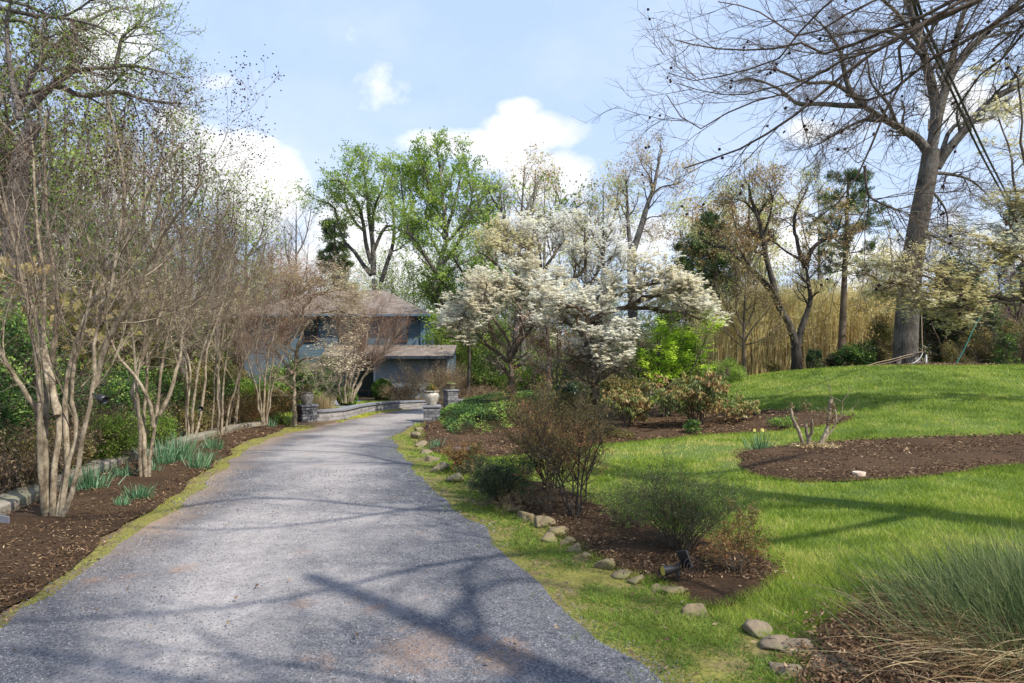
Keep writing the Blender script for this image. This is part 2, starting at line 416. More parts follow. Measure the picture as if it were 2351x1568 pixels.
c = t.mix(t.attr('soil'), c, (.30, .22, .155)); fine = t.noise(p, 9, 5, .75); c = t.mix(1, c, t.ramp(fine, [(.3, .82), (.7, 1.18)]), 'MULTIPLY'); c = t.mix(1, c, (1.04, 1.0, .93), 'MULTIPLY')
M['driveway'] = t.fin(t.bsdf(c, .9, t.bump(t.math('ADD', vd, t.math('MULTIPLY', n_f, .5)), .55, .008), .2))
# mulch
t = NT('mulch'); p = t.pos(); n1 = t.noise(t.mapping(p, (1, 2.2, 1), rot=(0, 0, .5)), 38, 5, .8); n2 = t.noise(p, 1.3, 4); n3 = t.noise(p, 9, 4)
c = t.ramp(n1, [(.32, (.022, .014, .009)), (.5, (.085, .050, .027)), (.68, (.165, .105, .060))])
c = t.mix(1, c, t.ramp(n2, [(.3, .75), (.7, 1.3)]), 'MULTIPLY')
M['mulch'] = t.fin(t.bsdf(c, .95, t.bump(t.math('ADD', n1, n3), 1.0, .03), .15))
# lawn soil under the blades, woodland floor
t = NT('ground'); p = t.pos(); n1 = t.noise(p, 25, 5, .8); n2 = t.noise(p, .6, 4); n3 = t.noise(p, 3, 4)
g = t.ramp(n1, [(.3, (.05, .075, .018)), (.7, (.14, .21, .045))])
s_ = t.ramp(n1, [(.3, (.09, .06, .035)), (.7, (.24, .17, .10))])
c = t.mix(t.attr(), s_, g)
M['ground'] = t.fin(t.bsdf(c, .95, t.bump(n1, .6, .02), .15))
t = NT('verge'); p = t.pos(); n1 = t.noise(p, 30, 5, .8); n2 = t.noise(p, 2.2, 5, .7)
a = t.ramp(n1, [(.3, (.10, .065, .04)), (.7, (.26, .18, .115))]); b = t.ramp(n1, [(.3, (.10, .10, .025)), (.7, (.31, .30, .06))])
M['verge'] = t.fin(t.bsdf(t.mix(t.ramp(n2, [(.34, 0), (.52, .85)]), a, b), .95, t.bump(n1, .7, .02), .15))

# house
def _lap(name, col, h=.18):
    t = NT(name); o = t.obj(); g = t.n('ShaderNodeSeparateXYZ'); t.l(o, g.inputs[0])
    fr = t.math('FRACT', t.math('DIVIDE', g.outputs[2], h))
    n = t.noise(t.mapping(o, (1, 1, 8)), 3, 4)
    c = t.mix(1, col, t.ramp(n, [(.3, .88), (.7, 1.1)]), 'MULTIPLY')
    M[name] = t.fin(t.bsdf(c, .6, t.bump(t.math('SUBTRACT', 1, fr), 1.0, .05), .3))
_lap('siding_blue', (.07, .11, .14)); _lap('siding_pale', (.19, .23, .26), .16)
t = NT('shingle'); o = t.obj(); n = t.noise(t.mapping(o, (2, 2, 2)), 6, 5, .7); n2 = t.noise(o, 1, 3)
w = t.n('ShaderNodeTexBrick'); g = t.n('ShaderNodeSeparateXYZ'); t.l(o, g.inputs[0]); cx = t.n('ShaderNodeCombineXYZ'); t.l(g.outputs[0], cx.inputs[0]); t.l(g.outputs[1], cx.inputs[1]); t.l(cx.outputs[0], w.inputs['Vector'])
w.inputs['Scale'].default_value = 1; w.inputs['Brick Width'].default_value = .3; w.inputs['Row Height'].default_value = .14; w.inputs['Mortar Size'].default_value = .006
w.inputs['Color1'].default_value = (.16, .13, .11, 1); w.inputs['Color2'].default_value = (.27, .225, .19, 1); w.inputs['Mortar'].default_value = (.07, .055, .045, 1)
M['shingle'] = t.fin(t.bsdf(t.mix(1, w.outputs[0], t.ramp(n, [(.3, .75), (.7, 1.25)]), 'MULTIPLY'), .95, t.bump(n, .5, .02), .15))
flatmat('fascia', (.035, .045, .055), .6); flatmat('shutter', (.09, .055, .04), .7); flatmat('door_dark', (.02, .035, .035), .5)
flatmat('window_glass', (.02, .025, .03), .08, 0, .8, 2, .3, 0); flatmat('trim_blue', (.10, .17, .235), .5); flatmat('trim_pale', (.4, .45, .5), .5)
t = NT('glaze'); o = t.obj(); n = t.noise(t.mapping(o, (2, 2, .8)), 7, 6, .7)
M['glaze'] = t.fin(t.bsdf(t.ramp(n, [(.3, (.22, .19, .15)), (.5, (.42, .38, .31)), (.7, (.60, .56, .48))]), .45, t.bump(n, .15, .01), .45))
flatmat('soil', (.05, .035, .025), .95); flatmat('galvanised', (.2, .205, .23), .6, .2)
# ---------------------------------------------------------------- light and sky
SUN = np.array([0.68, -0.56, 0.98]); SUN /= np.linalg.norm(SUN)      # towards the sun
sl = bpy.data.lights.new('sun', 'SUN'); sl.energy = 4.15; sl.angle = math.radians(.55); sl.color = (1.0, .945, .85)
so = bpy.data.objects.new('sun', sl); COL.objects.link(so); so.location = (30, -10, 40)
so.rotation_euler = Vector(-SUN).to_track_quat('-Z', 'Y').to_euler()
wd = bpy.data.worlds.new('World'); SC.world = wd; wd.use_nodes = True
t = NT.__new__(NT); t.t = wd.node_tree; t.t.nodes.clear()
out = t.n('ShaderNodeOutputWorld'); bg = t.n('ShaderNodeBackground')
sky = t.n('ShaderNodeTexSky', sky_type='NISHITA'); sky.sun_disc = False
sky.sun_elevation = math.asin(SUN[2]); sky.sun_rotation = math.atan2(SUN[0], SUN[1])
sky.altitude = 100; sky.air_density = 1.0; sky.dust_density = 1.6; sky.ozone_density = 1.4
d = t.n('ShaderNodeTexCoord').outputs['Generated']
sep = t.n('ShaderNodeSeparateXYZ'); t.l(d, sep.inputs[0])
yy = t.math('MAXIMUM', t.math('ABSOLUTE', sep.outputs[1]), .05)
u = t.math('DIVIDE', sep.outputs[0], yy); v = t.math('DIVIDE', sep.outputs[2], yy)
uv = t.n('ShaderNodeCombineXYZ'); t.l(u, uv.inputs[0]); t.l(v, uv.inputs[1])
nz = t.noise(uv.outputs[0], 5.5, 7, .58); nb = t.noise(t.mapping(uv.outputs[0], (1, 1.6, 1), (4.2, 1, 0)), 2.2, 6, .6)
# cumulus: (photo x, photo y, half width, half height, strength)
clouds = [(585, 440, 125, 100, 1.15), (470, 400, 90, 80, 1.0), (600, 520, 80, 45, .8), (1235, 298, 108, 44, 1.25), (1195, 248, 50, 26, 1.0), (1040, 330, 120, 34, 1.3), (1265, 405, 95, 55, 1.35), (1130, 355, 80, 40, .9),
          (240, 90, 110, 110, 1.1), (400, 275, 40, 26, .7), (325, 5, 60, 22, .7), (510, 187, 34, 16, .28), (893, 215, 60, 34, .17), (620, 170, 50, 24, .2), (2235, 235, 110, 62, 1.0), (1930, 300, 110, 28, .65),
          (820, 520, 110, 110, 1.05), (1560, 530, 200, 55, .8), (1760, 560, 150, 90, 1.0), (1990, 620, 120, 70, 1.0), (1180, 540, 160, 60, .7), (1345, 385, 18, 14, .8), (2280, 560, 140, 60, .6), (100, 520, 260, 160, .9), (1000, 620, 240, 60, .8), (700, 620, 160, 60, .9)]
acc = None
for cx_, cy_, a_, b_, s_ in clouds:
    u0 = (cx_-CX)/F; v0 = (HY-cy_)/F
    q = t.math('ADD', t.math('POWER', t.math('ABSOLUTE', t.math('DIVIDE', t.math('SUBTRACT', u, u0), a_/F)), 2), t.math('POWER', t.math('ABSOLUTE', t.math('DIVIDE', t.math('SUBTRACT', v, v0), b_/F)), 2))
    m_ = t.math('MULTIPLY', t.math('SUBTRACT', 1.45, t.math('MULTIPLY', q, .85)), s_)
    acc = m_ if acc is None else t.math('MAXIMUM', acc, m_)
acc = t.math('MAXIMUM', acc, -.6)
fld = t.math('ADD', acc, t.math('MULTIPLY', t.math('SUBTRACT', nz, .5), 6.0))
fld = t.math('MULTIPLY', t.math('ADD', fld, .35), .5)
den = t.ramp(fld, [(.22, 0), (.48, .5), (.8, 1)])
wisp = t.ramp(nb, [(.5, 0), (.8, .28)])
den = t.math('MAXIMUM', den, wisp)
front = t.ramp(sep.outputs[1], [(.0, .35), (.25, 1)])
den = t.math('MULTIPLY', den, front)
shade = t.ramp(t.noise(t.mapping(uv.outputs[0], (1, 1, 1), (0, .012, 0)), 6.5, 6, .6), [(.35, (6.6, 6.8, 7.2)), (.6, (8.6, 8.6, 8.5))])
haze = t.ramp(sep.outputs[2], [(.0, .38), (.35, .10), (.6, .0)])
skc = t.mix(1, sky.outputs[0], (1.30, 1.05, .88), 'MULTIPLY')
skc = t.mix(.75, skc, (4.3, 5.8, 8.8))
skc = t.mix(haze, skc, (6.2, 7.4, 8.8))
t.l(t.mix(den, skc, shade), bg.inputs[0]); bg.inputs[1].default_value = .10
t.l(bg.outputs[0], out.inputs[0])
SC.view_settings.view_transform = 'Standard'; SC.view_settings.look = 'None'; SC.view_settings.exposure = 0.57
SC.cycles.max_bounces = 6; SC.cycles.diffuse_bounces = 3; SC.cycles.transparent_max_bounces = 4; SC.cycles.transmission_bounces = 3
SC.cycles.use_denoising = True

# ---------------------------------------------------------------- outlines on the ground (photo pixels -> terrain)
def PG(L): return [tuple(G(*p)[:2]) for p in L]
def pip(x, y, poly):
    x = np.asarray(x); y = np.asarray(y); c = np.zeros(x.shape, bool); n = len(poly)
    for i in range(n):
        x1, y1 = poly[i]; x2, y2 = poly[(i+1) % n]
        if y1 == y2: continue
        c ^= ((y1 > y) != (y2 > y)) & (x < (x2-x1)*(y-y1)/(y2-y1)+x1)
    return c
def pldist(x, y, line):
    d = np.full(np.shape(x), 1e9)
    for (x1, y1), (x2, y2) in zip(line[:-1], line[1:]):
        L2 = (x2-x1)**2+(y2-y1)**2+1e-9
        tt = np.clip(((x-x1)*(x2-x1)+(y-y1)*(y2-y1))/L2, 0, 1)
        d = np.minimum(d, np.hypot(x-x1-tt*(x2-x1), y-y1-tt*(y2-y1)))
    return d
def smooth(line, step=.25, jit=0.0, js=.5):
    p = np.array([(a, b, 0) for a, b in line]); L = np.linalg.norm(np.diff(p, axis=0), axis=1).sum()
    q = resample(p, max(3, int(L/step)))[:, :2]
    if jit:
        nx = vnoise(q[:, 0], q[:, 1], js)-.5; ny = vnoise(q[:, 0]+31, q[:, 1]+17, js)-.5
        nx += .5*(vnoise(q[:, 0], q[:, 1], js/3)-.5); ny += .5*(vnoise(q[:, 0]+9, q[:, 1]+7, js/3)-.5)
        q[:, 0] += nx*jit*2; q[:, 1] += ny*jit*2
    return [tuple(a) for a in q]

PIER_L = G(705, 968); PIER_R = G(991, 970); PIER_M = GD(1035, 28.0)
dl = [(-2.9, -4), (-2.95, 0), (-3.0, 2.5)]+PG([(0, 1462), (60, 1415), (150, 1352), (205, 1310), (285, 1250), (365, 1190), (435, 1145), (495, 1097), (545, 1055), (590, 1022), (650, 1000), (720, 983), (790, 966)])
dl += [(-4.5, 21.0), (-4.3, 23.5), (-3.9, 26.3), (-2.6, 29.5), (-.6, 32.6), (1.8, 35.4), (5, 38), (9, 40)]
dr = [(1.25, -4), (1.15, 0), (.98, 2.4)]+PG([(1500, 1568), (1405, 1480), (1290, 1390), (1215, 1310), (1140, 1240), (1065, 1185), (1000, 1130), (950, 1080), (915, 1035), (905, 1005), (935, 985), (968, 974)])
dr += [(-2.0, 20.2), (-1.2, 22.8), (0.6, 26.0), (3.2, 29.0), (6.2, 31.5), (10, 34)]
DL = smooth(dl, .25, .10, .6); DR = smooth(dr, .25, .09, .5)
DRIVE = DL+DR[::-1]
KERB = [(-4.6, 2.0), (-5.0, 4.6)]+PG([(0, 1192), (60, 1165), (130, 1136), (240, 1086), (310, 1060), (400, 1036), (450, 1018), (520, 998), (570, 985), (640, 975)])
mulch_l_right = [(-3.35, 0.5), (-3.45, 2.2)]+PG([(0, 1425), (60, 1385), (110, 1345), (190, 1290), (250, 1240), (330, 1183), (400, 1132), (470, 1085), (525, 1040), (560, 1018), (640, 988), (670, 975)])
BED_L = smooth(KERB, .3)+smooth(mulch_l_right, .25, .10, .6)[::-1]
ROCKPX = [(962, 986, 15), (956, 1003, 16), (966, 1022, 15), (975, 1038, 18), (990, 1054, 18), (1008, 1076, 22), (1045, 1100, 24), (1082, 1106, 12), (1110, 1125, 18), (1148, 1150, 20), (1185, 1172, 18), (1213, 1190, 28), (1245, 1204, 26), (1283, 1222, 26),
          (1262, 1237, 22), (1298, 1248, 22), (1322, 1262, 20), (1345, 1276, 16), (1392, 1298, 27), (1430, 1318, 24), (1458, 1333, 28), (1508, 1350, 26), (1548, 1358, 36), (1602, 1402, 36), (1735, 1446, 42), (1792, 1478, 38), (1845, 1490, 40), (1908, 1522, 50), (1800, 1535, 45)]
rockline = PG([(950, 975), (958, 1003), (975, 1040), (1010, 1080), (1080, 1115), (1150, 1160), (1215, 1195), (1290, 1240), (1350, 1283), (1440, 1330), (1510, 1362), (1600, 1412), (1700, 1450), (1800, 1500), (1900, 1568)])
BED_F = smooth(PG([(1090, 1118), (1150, 1150), (1215, 1182), (1290, 1232), (1350, 1275), (1440, 1322), (1510, 1345), (1580, 1385), (1650, 1400), (1720, 1375), (1785, 1325), (1775, 1295), (1700, 1262), (1620, 1238), (1520, 1215), (1430, 1185), (1350, 1150), (1280, 1120), (1200, 1105), (1130, 1100), (1090, 1118)]), .2, .06, .4)
BED_B = smooth(PG([(965, 985), (975, 1020), (1000, 1042), (1060, 1040), (1120, 1052), (1190, 1046), (1290, 1030), (1375, 1022), (1450, 1016), (1600, 1002), (1700, 997), (1770, 991), (1850, 985), (1935, 972), (1952, 960), (1900, 950), (1800, 944), (1700, 944), (1600, 935), (1480, 928), (1380, 925), (1290, 915), (1200, 905), (1110, 902), (1040, 925), (985, 965), (965, 985)]), .25, .08, .6)
BED_I = smooth(PG([(1688, 1052), (1720, 1036), (1790, 1030), (1880, 1018), (2000, 1012), (2120, 1007), (2250, 1002), (2480, 998), (2700, 1000), (2700, 1050), (2500, 1060), (2351, 1070), (2250, 1080), (2100, 1098), (1980, 1106), (1880, 1108), (1780, 1102), (1715, 1082), (1688, 1052)]), .2, .06, .5)
BED_R = smooth([(1.35, 2.2), (1.5, 3.0)]+PG([(1850, 1568), (1850, 1490), (1880, 1430), (1950, 1400), (2010, 1370), (2150, 1340), (2351, 1320)])+[(5.5, 5.2), (6.5, 3.5), (6, 0), (1.2, 0), (1.35, 2.2)], .2, .10, .4)
VERGE_L = [p for p in mulch_l_right]; 

# ground: one sheet out to the far woods
def axis(lo, hi, a, b, st, g):
    c = list(np.arange(a, b+1e-6, st)); s = st; x = b
    while x < hi: s *= g; x += s; c.append(x)
    s = st; x = a; pre = []
    while x > lo: s *= g; x -= s; pre.append(x)
    return np.array(pre[::-1]+c)
gx = axis(-400, 400, -16, 22, .25, 1.25); gy = axis(-60, 700, -3, 44, .25, 1.25)
X, Y = np.meshgrid(gx, gy); Z = H(X, Y); nx_, ny_ = len(gx), len(gy)
i = np.arange((ny_-1))[:, None]*nx_+np.arange(nx_-1)[None]
fq = np.stack([i, i+1, i+nx_+1, i+nx_], -1).reshape(-1, 4)
DRl = DR
LAWN = [rp for rp in rockline[::-1]]+[(-1.4, 20.5), (-.4, 23.4), (1.8, 26.6), (5.5, 29.5), (8, 31), (14, 31), (26, 30.5), (40, 31), (60, 20), (40, -2), (2, -2)]
lawn_in = pip(X, Y, LAWN)
HOUSELAWN = [(-5.6, 20.5), (-5.4, 28), (-5, 36), (-12, 37), (-13, 24), (-8, 21)]
gv = (lawn_in | pip(X, Y, HOUSELAWN)).astype(float)
m = MB(); m.add(np.stack([X, Y, Z], -1).reshape(-1, 3), fq, 0, gv.reshape(-1)); g_o = m.build('ground', 'ground'); tag(g_o, kind='structure')

def sheet(name, poly, off, mat, step=.3, vf=None, soil=None, bumpy=0.0, label=None):
    pts = [Vector(p) for p in poly]
    if (pts[0]-pts[-1]).length < .02: pts = pts[:-1]
    n = len(pts); P = np.array([p[:] for p in pts]); x0, y0 = P.min(0); x1, y1 = P.max(0)
    ax, ay = np.meshgrid(np.arange(x0, x1, step), np.arange(y0, y1, step)); ax = ax.ravel()+rng.uniform(-.2, .2, ax.size)*step; ay = ay.ravel()+rng.uniform(-.2, .2, ay.size)*step
    ok = pip(ax, ay, poly) & (pldist(ax, ay, poly+[poly[0]]) > step*.45)
    allp = pts+[Vector((a, b)) for a, b in zip(ax[ok], ay[ok])]
    r = geometry.delaunay_2d_cdt(allp, [(i, (i+1) % n) for i in range(n)], [list(range(n))], 1, 1e-5)
    V = np.array([v[:] for v in r[0]]); Fa = np.array([f for f in r[2]])
    # winding up
    a, b, c = V[Fa[:, 0]], V[Fa[:, 1]], V[Fa[:, 2]]
    fl = ((b[:, 0]-a[:, 0])*(c[:, 1]-a[:, 1])-(b[:, 1]-a[:, 1])*(c[:, 0]-a[:, 0])) < 0
    Fa[fl] = Fa[fl][:, ::-1]
    ed = np.clip(pldist(V[:, 0], V[:, 1], poly+[poly[0]])/.25, 0, 1)
    z = H(V[:, 0], V[:, 1])+off
    if bumpy: z = z+ed*bumpy*(.4+vnoise(V[:, 0], V[:, 1], .35)+.7*vnoise(V[:, 0], V[:, 1], 1.1))
    mb = MB(); mb.add(np.column_stack([V, z]), Fa, 0, vf(V[:, 0], V[:, 1]) if vf else None)
    o = mb.build(name, mat)
    if soil is not None:
        at = o.data.attributes.new('soil', 'FLOAT', 'POINT'); at.data.foreach_set('value', soil(V[:, 0], V[:, 1]).astype(np.float32))
    return tag(o, label=label, kind='structure')

def drive_v(x, y):
    d = np.minimum(pldist(x, y, DL), pldist(x, y, DR))
    e = np.clip(d/1.0, 0, 1)
    # worn strips under the wheels: nearer the camera the loose blue gravel lies on the right
    r = pldist(x, y, DR); k = np.clip((y-4)/4, 0, 1)
    near = np.clip(.42+.35*np.exp(-((r-2.3)/.55)**2)+.18*np.exp(-((r-3.6)/.4)**2), 0, 1)
    return e*(k*(.74)+(1-k)*near*.8)+.08
def drive_soil(x, y):
    return np.clip(1-pldist(x, y, DL)/.5, 0, 1)*.8*np.clip((y-4)/2.5, 0, 1)*(.3+.9*vnoise(x, y, .5))
sheet('driveway', DRIVE, .014, 'driveway', .3, drive_v, drive_soil)
sheet('mulch_bed', BED_L, .02, 'mulch', .22, bumpy=.035)
sheet('mulch_bed', BED_F, .02, 'mulch', .2, bumpy=.04)
sheet('mulch_bed', BED_B, .02, 'mulch', .25, bumpy=.04)
sheet('mulch_bed', BED_I, .02, 'mulch', .22, bumpy=.04)
sheet('mulch_bed', BED_R, .01, 'mulch', .2, bumpy=.03)
# mossy verge on the left between mulch and drive
vl = smooth(mulch_l_right[1:], .3)
VL = vl+[q for q in DL if q[1] > 2.0 and q[1] < 18.3][::-1]
sheet('verge', VL, .008, 'verge', .25)
VL2 = smooth([(-4.75, 19.2), (-4.95, 21.5), (-4.75, 24), (-4.35, 26.8)], .3)+[q for q in DL if q[1] > 19 and q[1] < 27][::-1]
VR = [q for q in DR if q[1] < 17.2]+smooth(rockline, .25)
sheet('verge', VR, .006, 'verge', .25)
PATH = smooth([(-9.6, 36.5), (-8.8, 32), (-7.6, 29), (-6.2, 27.6), (-5.15, 27.3), (-5.0, 28.6), (-6.4, 29.6), (-7.6, 32.5), (-8.0, 36.6)], .5)
sheet('path', PATH, .02, 'bluestone', .5)

# ---------------------------------------------------------------- scattering on the ground
def spread(n, dmin, dmax, p=2.0, aspect=(-.86, .86)):
    """points in front of the camera, density falling with distance"""
    u_ = rng.random(n)
    if p == 2.0: d_ = dmin*(dmax/dmin)**u_
    else: d_ = (dmin**(2-p)+u_*(dmax**(2-p)-dmin**(2-p)))**(1/(2-p))
    s_ = rng.uniform(aspect[0], aspect[1], n)
    return s_*d_, d_
beds = [BED_F, BED_B, BED_I, BED_R]
def blades(name, x, y, h, w, mat, vv, lean=.5, S=1, droop=.25, kind='stuff', label=None, cat=None, zoff=0):
    n = len(x); P = np.stack([x, y, H(x, y)+zoff], 1)
    D = unit(rdir(n)*lean+np.array([0, 0, 1.0]))
    mb = MB(); mb.strips(P, D, h, w, droop, S, 0, vv); o = mb.build(name, mat)
    return tag(o, label, cat, kind=kind)
# lawn
def lawn_pts(n, d0, d1, asp):
    x, y = spread(n, d0, d1, 2.0, asp)
    ok = pip(x, y, LAWN)
    for b in beds: ok &= ~(pip(x, y, b) & (pldist(x, y, b+[b[0]]) > .05))
    return x[ok], y[ok]
for k, (n, d0, d1, S) in enumerate([(560000, 3.2, 11, 2), (560000, 9, 31, 1)]):
    x, y = lawn_pts(n, d0, d1, (-.25, 1.2))
    dens = vnoise(x, y, .22)*.6+vnoise(x, y, .8)*.4
    thin = vnoise(x+50, y, 1.6)*.6+vnoise(x, y+40, .5)*.4
    # straw coloured worn turf between the beds
    st = np.exp(-((x-2.6)/2.2)**2-((y-12.0)/1.0)**2)+.9*np.exp(-((x-1.0)/1.0)**2-((y-10.5)/1.2)**2)+.8*np.exp(-((x-3.4)/.5)**2-((y-10.2)/.7)**2)
    keep = rng.random(len(x)) < np.clip(.30+1.1*dens-.75*np.clip(st, 0, 1)*(thin > .35), .12, 1)
    x, y, dens, thin, st = [q[keep] for q in (x, y, dens, thin, st)]
    vv = np.clip(.12+.55*thin*1.1+.35*(vnoise(x, y+9, .32)-.5)+rng.normal(0, .19, len(x))-.12*(dens > .55)+.75*np.clip(st, 0, 1)*rng.random(len(x)), 0.01, .99)
    dd = y; hgt = (.036+.06*dens)*rng.uniform(.5, 1.5, len(x))*(1+.6*np.clip((dd-10)/20, 0, 1))
    wid = np.maximum(.0028, .00055*dd)*rng.uniform(.7, 1.3, len(x))
    blades('grass', x, y, hgt, wid, 'grass_a', vv, .55, S, .3, label='mown green lawn grass growing round the mulch beds' if k == 0 else 'mown green lawn grass rising to the oak and bamboo')
# verge weeds on the right edge of the drive, in clumps
n = 420000; x, y = spread(n, 2.6, 18, 2.0, (-.2, .7))
ok = pip(x+rng.normal(0, .10, n), y+rng.normal(0, .10, n), VR+[VR[0]]) | (pip(x, y, BED_R) & (vnoise(x, y, .35) > .72))
x, y = x[ok], y[ok]; cl = vnoise(x, y, .16)*.5+vnoise(x, y, .45)*.5; edge = np.clip(pldist(x, y, DR)/.35, 0, 1)
keep = rng.random(len(x)) < np.clip((cl-.27)*3.6*(.25+.75*edge), 0.02, 1); x, y, cl = x[keep], y[keep], cl[keep]
blades('weeds', x, y, (.03+.06*cl)*rng.uniform(.5, 1.5, len(x)), np.maximum(.005, .0011*y), 'weed', np.clip(cl*.9+rng.normal(0, .14, len(x))+.18*np.clip((y-8)/8, 0, 1), .01, .99), .9, 2, .4, label='low bright green weeds and clover between the gravel and the stone edging')
# mossy strip on the left
n = 240000; x, y = spread(n, 3.2, 19, 2.0, (-.86, -.1)); ok = pip(x+rng.normal(0, .13, n), y+rng.normal(0, .13, n), VL); x, y = x[ok], y[ok]
cl = vnoise(x, y, .3)*.5+vnoise(x, y, .9)*.5; keep = rng.random(len(x)) < np.clip((cl-.33)*4.2, 0.01, 1); x, y, cl = x[keep], y[keep], cl[keep]
blades('moss', x, y, .015+.03*rng.random(len(x)), np.maximum(.006, .0011*y), 'moss', np.clip(cl+rng.normal(0, .15, len(x)), .01, .99), 1.2, 1, .3, label='yellow green moss along the left edge of the gravel drive')
n = 30000; x = rng.uniform(-6, -3.5, n); y = rng.uniform(19, 27.5, n); ok = pip(x, y, VL2) ; x, y = x[ok], y[ok]
blades('moss', x, y, .05+.05*rng.random(len(x)), .03, 'moss', np.clip(vnoise(x, y, .6)+rng.normal(0, .15, len(x)), .01, .99), 1.0, 1, .3, label='mossy grass at the foot of the low stone wall')
x = rng.uniform(-12, -5, 26000); y = rng.uniform(21, 36, 26000); ok = pip(x, y, HOUSELAWN) & ~pip(x, y, PATH)
blades('grass', x[ok], y[ok], .09, .035, 'grass_a', np.clip(rng.normal(.5, .2, ok.sum()), .01, .99), .6, 1, .3, label='small patch of grass between the low wall and the house')
# mulch chips and gravel stones
def chips(polys, n, d0, d1, asp, name, label, sz=(.018, .05), mat='chips', w=.28):
    x, y = spread(n, d0, d1, 2.0, asp); ok = np.zeros(len(x), bool)
    for b in polys:
        jx, jy = rng.normal(0, .09, len(x)), rng.normal(0, .09, len(x)); ok |= pip(x+jx, y+jy, b)
    x, y = x[ok], y[ok]; n = len(x)
    P = np.stack([x, y, H(x, y)+.045+.03*rng.random(n)], 1)
    A = unit(rdir(n)*np.array([1, 1, .35])); B = unit(np.cross(A, unit(rdir(n)*.6+np.array([0, 0, 1.]))))
    L = rng.uniform(*sz, n)*np.maximum(1, y/7); mb = MB(); mb.leaves(P-A*L[:, None]*.5, A, B, L, L*w, 0, np.clip(rng.beta(1.6, 2.2, n), .01, .99))
    return tag(mb.build(name, mat), label, kind='stuff')
chips([BED_L], 110000, 3, 17, (-1.1, -.2), 'mulch_chips', 'dark brown shredded bark mulch under the crepe myrtles')
chips([BED_F, BED_B, BED_I], 210000, 5, 22, (-.25, 1.2), 'mulch_chips', 'dark brown shredded bark mulch in the lawn beds')
chips([BED_R], 80000, 2.4, 6, (.1, 1.25), 'mulch_chips', 'dark bark mulch and litter under the rush clump', mat='chips')
def stones(x, y, r, name, mat, label, zoff=.014, a=None):
    n = len(x); base = np.array([(1, 0, 0), (0, 1, 0), (-1, 0, 0), (0, -1, 0), (0, 0, .7), (0, 0, -.5)], float)
    V = base[None]*rng.uniform(.6, 1.25, (n, 6, 1))*r[:, None, None]
    an = rng.random(n)*6.28; c, s_ = np.cos(an), np.sin(an)
    V = np.stack([V[..., 0]*c[:, None]-V[..., 1]*s_[:, None], V[..., 0]*s_[:, None]+V[..., 1]*c[:, None], V[..., 2]], -1)
    V += np.stack([x, y, H(x, y)+zoff+r*.15], 1)[:, None]
    fa = np.array([(0, 1, 4), (1, 2, 4), (2, 3, 4), (3, 0, 4), (1, 0, 5), (2, 1, 5), (3, 2, 5), (0, 3, 5)])
    Fq = (np.arange(n)[:, None, None]*6+fa[None]).reshape(-1, 3)
    mb = MB(); mb.add(V.reshape(-1, 3), Fq, 0, np.repeat(rng.random(n) if a is None else a, 6)); return tag(mb.build(name, mat, flat=True), label, kind='stuff')
x, y = spread(170000, 2.6, 10, 2.0, (-.86, .5)); ok = pip(x+rng.normal(0, .14, len(x)), y+rng.normal(0, .14, len(x)), DRIVE)
x, y = x[ok], y[ok]; loose = 1-drive_v(x, y); keep = rng.random(len(x)) < np.clip(loose*1.3*vnoise(x, y, .3)+.12, 0, 1)
x, y = x[keep], y[keep]
stones(x, y, rng.uniform(.0025, .0065, len(x))*np.maximum(1, y/5)*rng.uniform(.7, 1.3, len(x)), 'gravel', 'gravel', 'loose blue grey gravel on the drive', a=np.clip(rng.beta(1.6, 2.4, len(x)), 0, 1))
# dead leaves and litter
x, y = spread(5000, 2.6, 20, 2.0, (-.86, .86)); ok = (pip(x, y, DRIVE) & (rng.random(5000) < .10)) | (pip(x, y, VR) & (rng.random(5000) < .3)) | (pip(x, y, BED_R) & (rng.random(5000) < .8)) | (pip(x, y, BED_L) & (rng.random(5000) < .12)) | (pip(x, y, BED_F) & (rng.random(5000) < .3))
x, y = x[ok], y[ok]; n = len(x); P = np.stack([x, y, H(x, y)+.05], 1); A = unit(rdir(n)*np.array([1, 1, .3])); B = unit(np.cross(A, unit(rdir(n)*.5+np.array([0, 0, 1.])))); L = rng.uniform(.02, .05, n)
mb = MB(); mb.leaves(P, A, B, L, L*.5, 0); tag(mb.build('litter', 'dead_brown'), 'scattered dead leaves lying on gravel, weeds and mulch', kind='stuff')
# ---------------------------------------------------------------- trees and shrubs traced from the photo
def cr(ox, oy, f, pts):
    return [(ox+f*p[0], oy+f*p[1])+tuple(p[2:]) for p in pts]
def V3(v): return np.array(v[:])

def tree(name, label, cat, base, trunks, crown, mats=('bark_grey',), group=None, crown_mats=None, sides=8, partname=None, flare=0.0):
    """trunks: list of (P,R); crown: function filling a MB. Many stems become one part each."""
    e = empty(name, base, label, cat, group)
    if partname:
        for P, R in trunks: MB().tubes(P, R, sides, 0).build(partname, mats[0], e)
    else:
        mb = MB()
        for P, R in trunks:
            R = R.copy()
            mb.tubes(P, R, sides, 0)
        mb.build('trunk', mats[0], e)
    mb = MB(); crown(mb); mb.build('crown', crown_mats or mats, e)
    return e

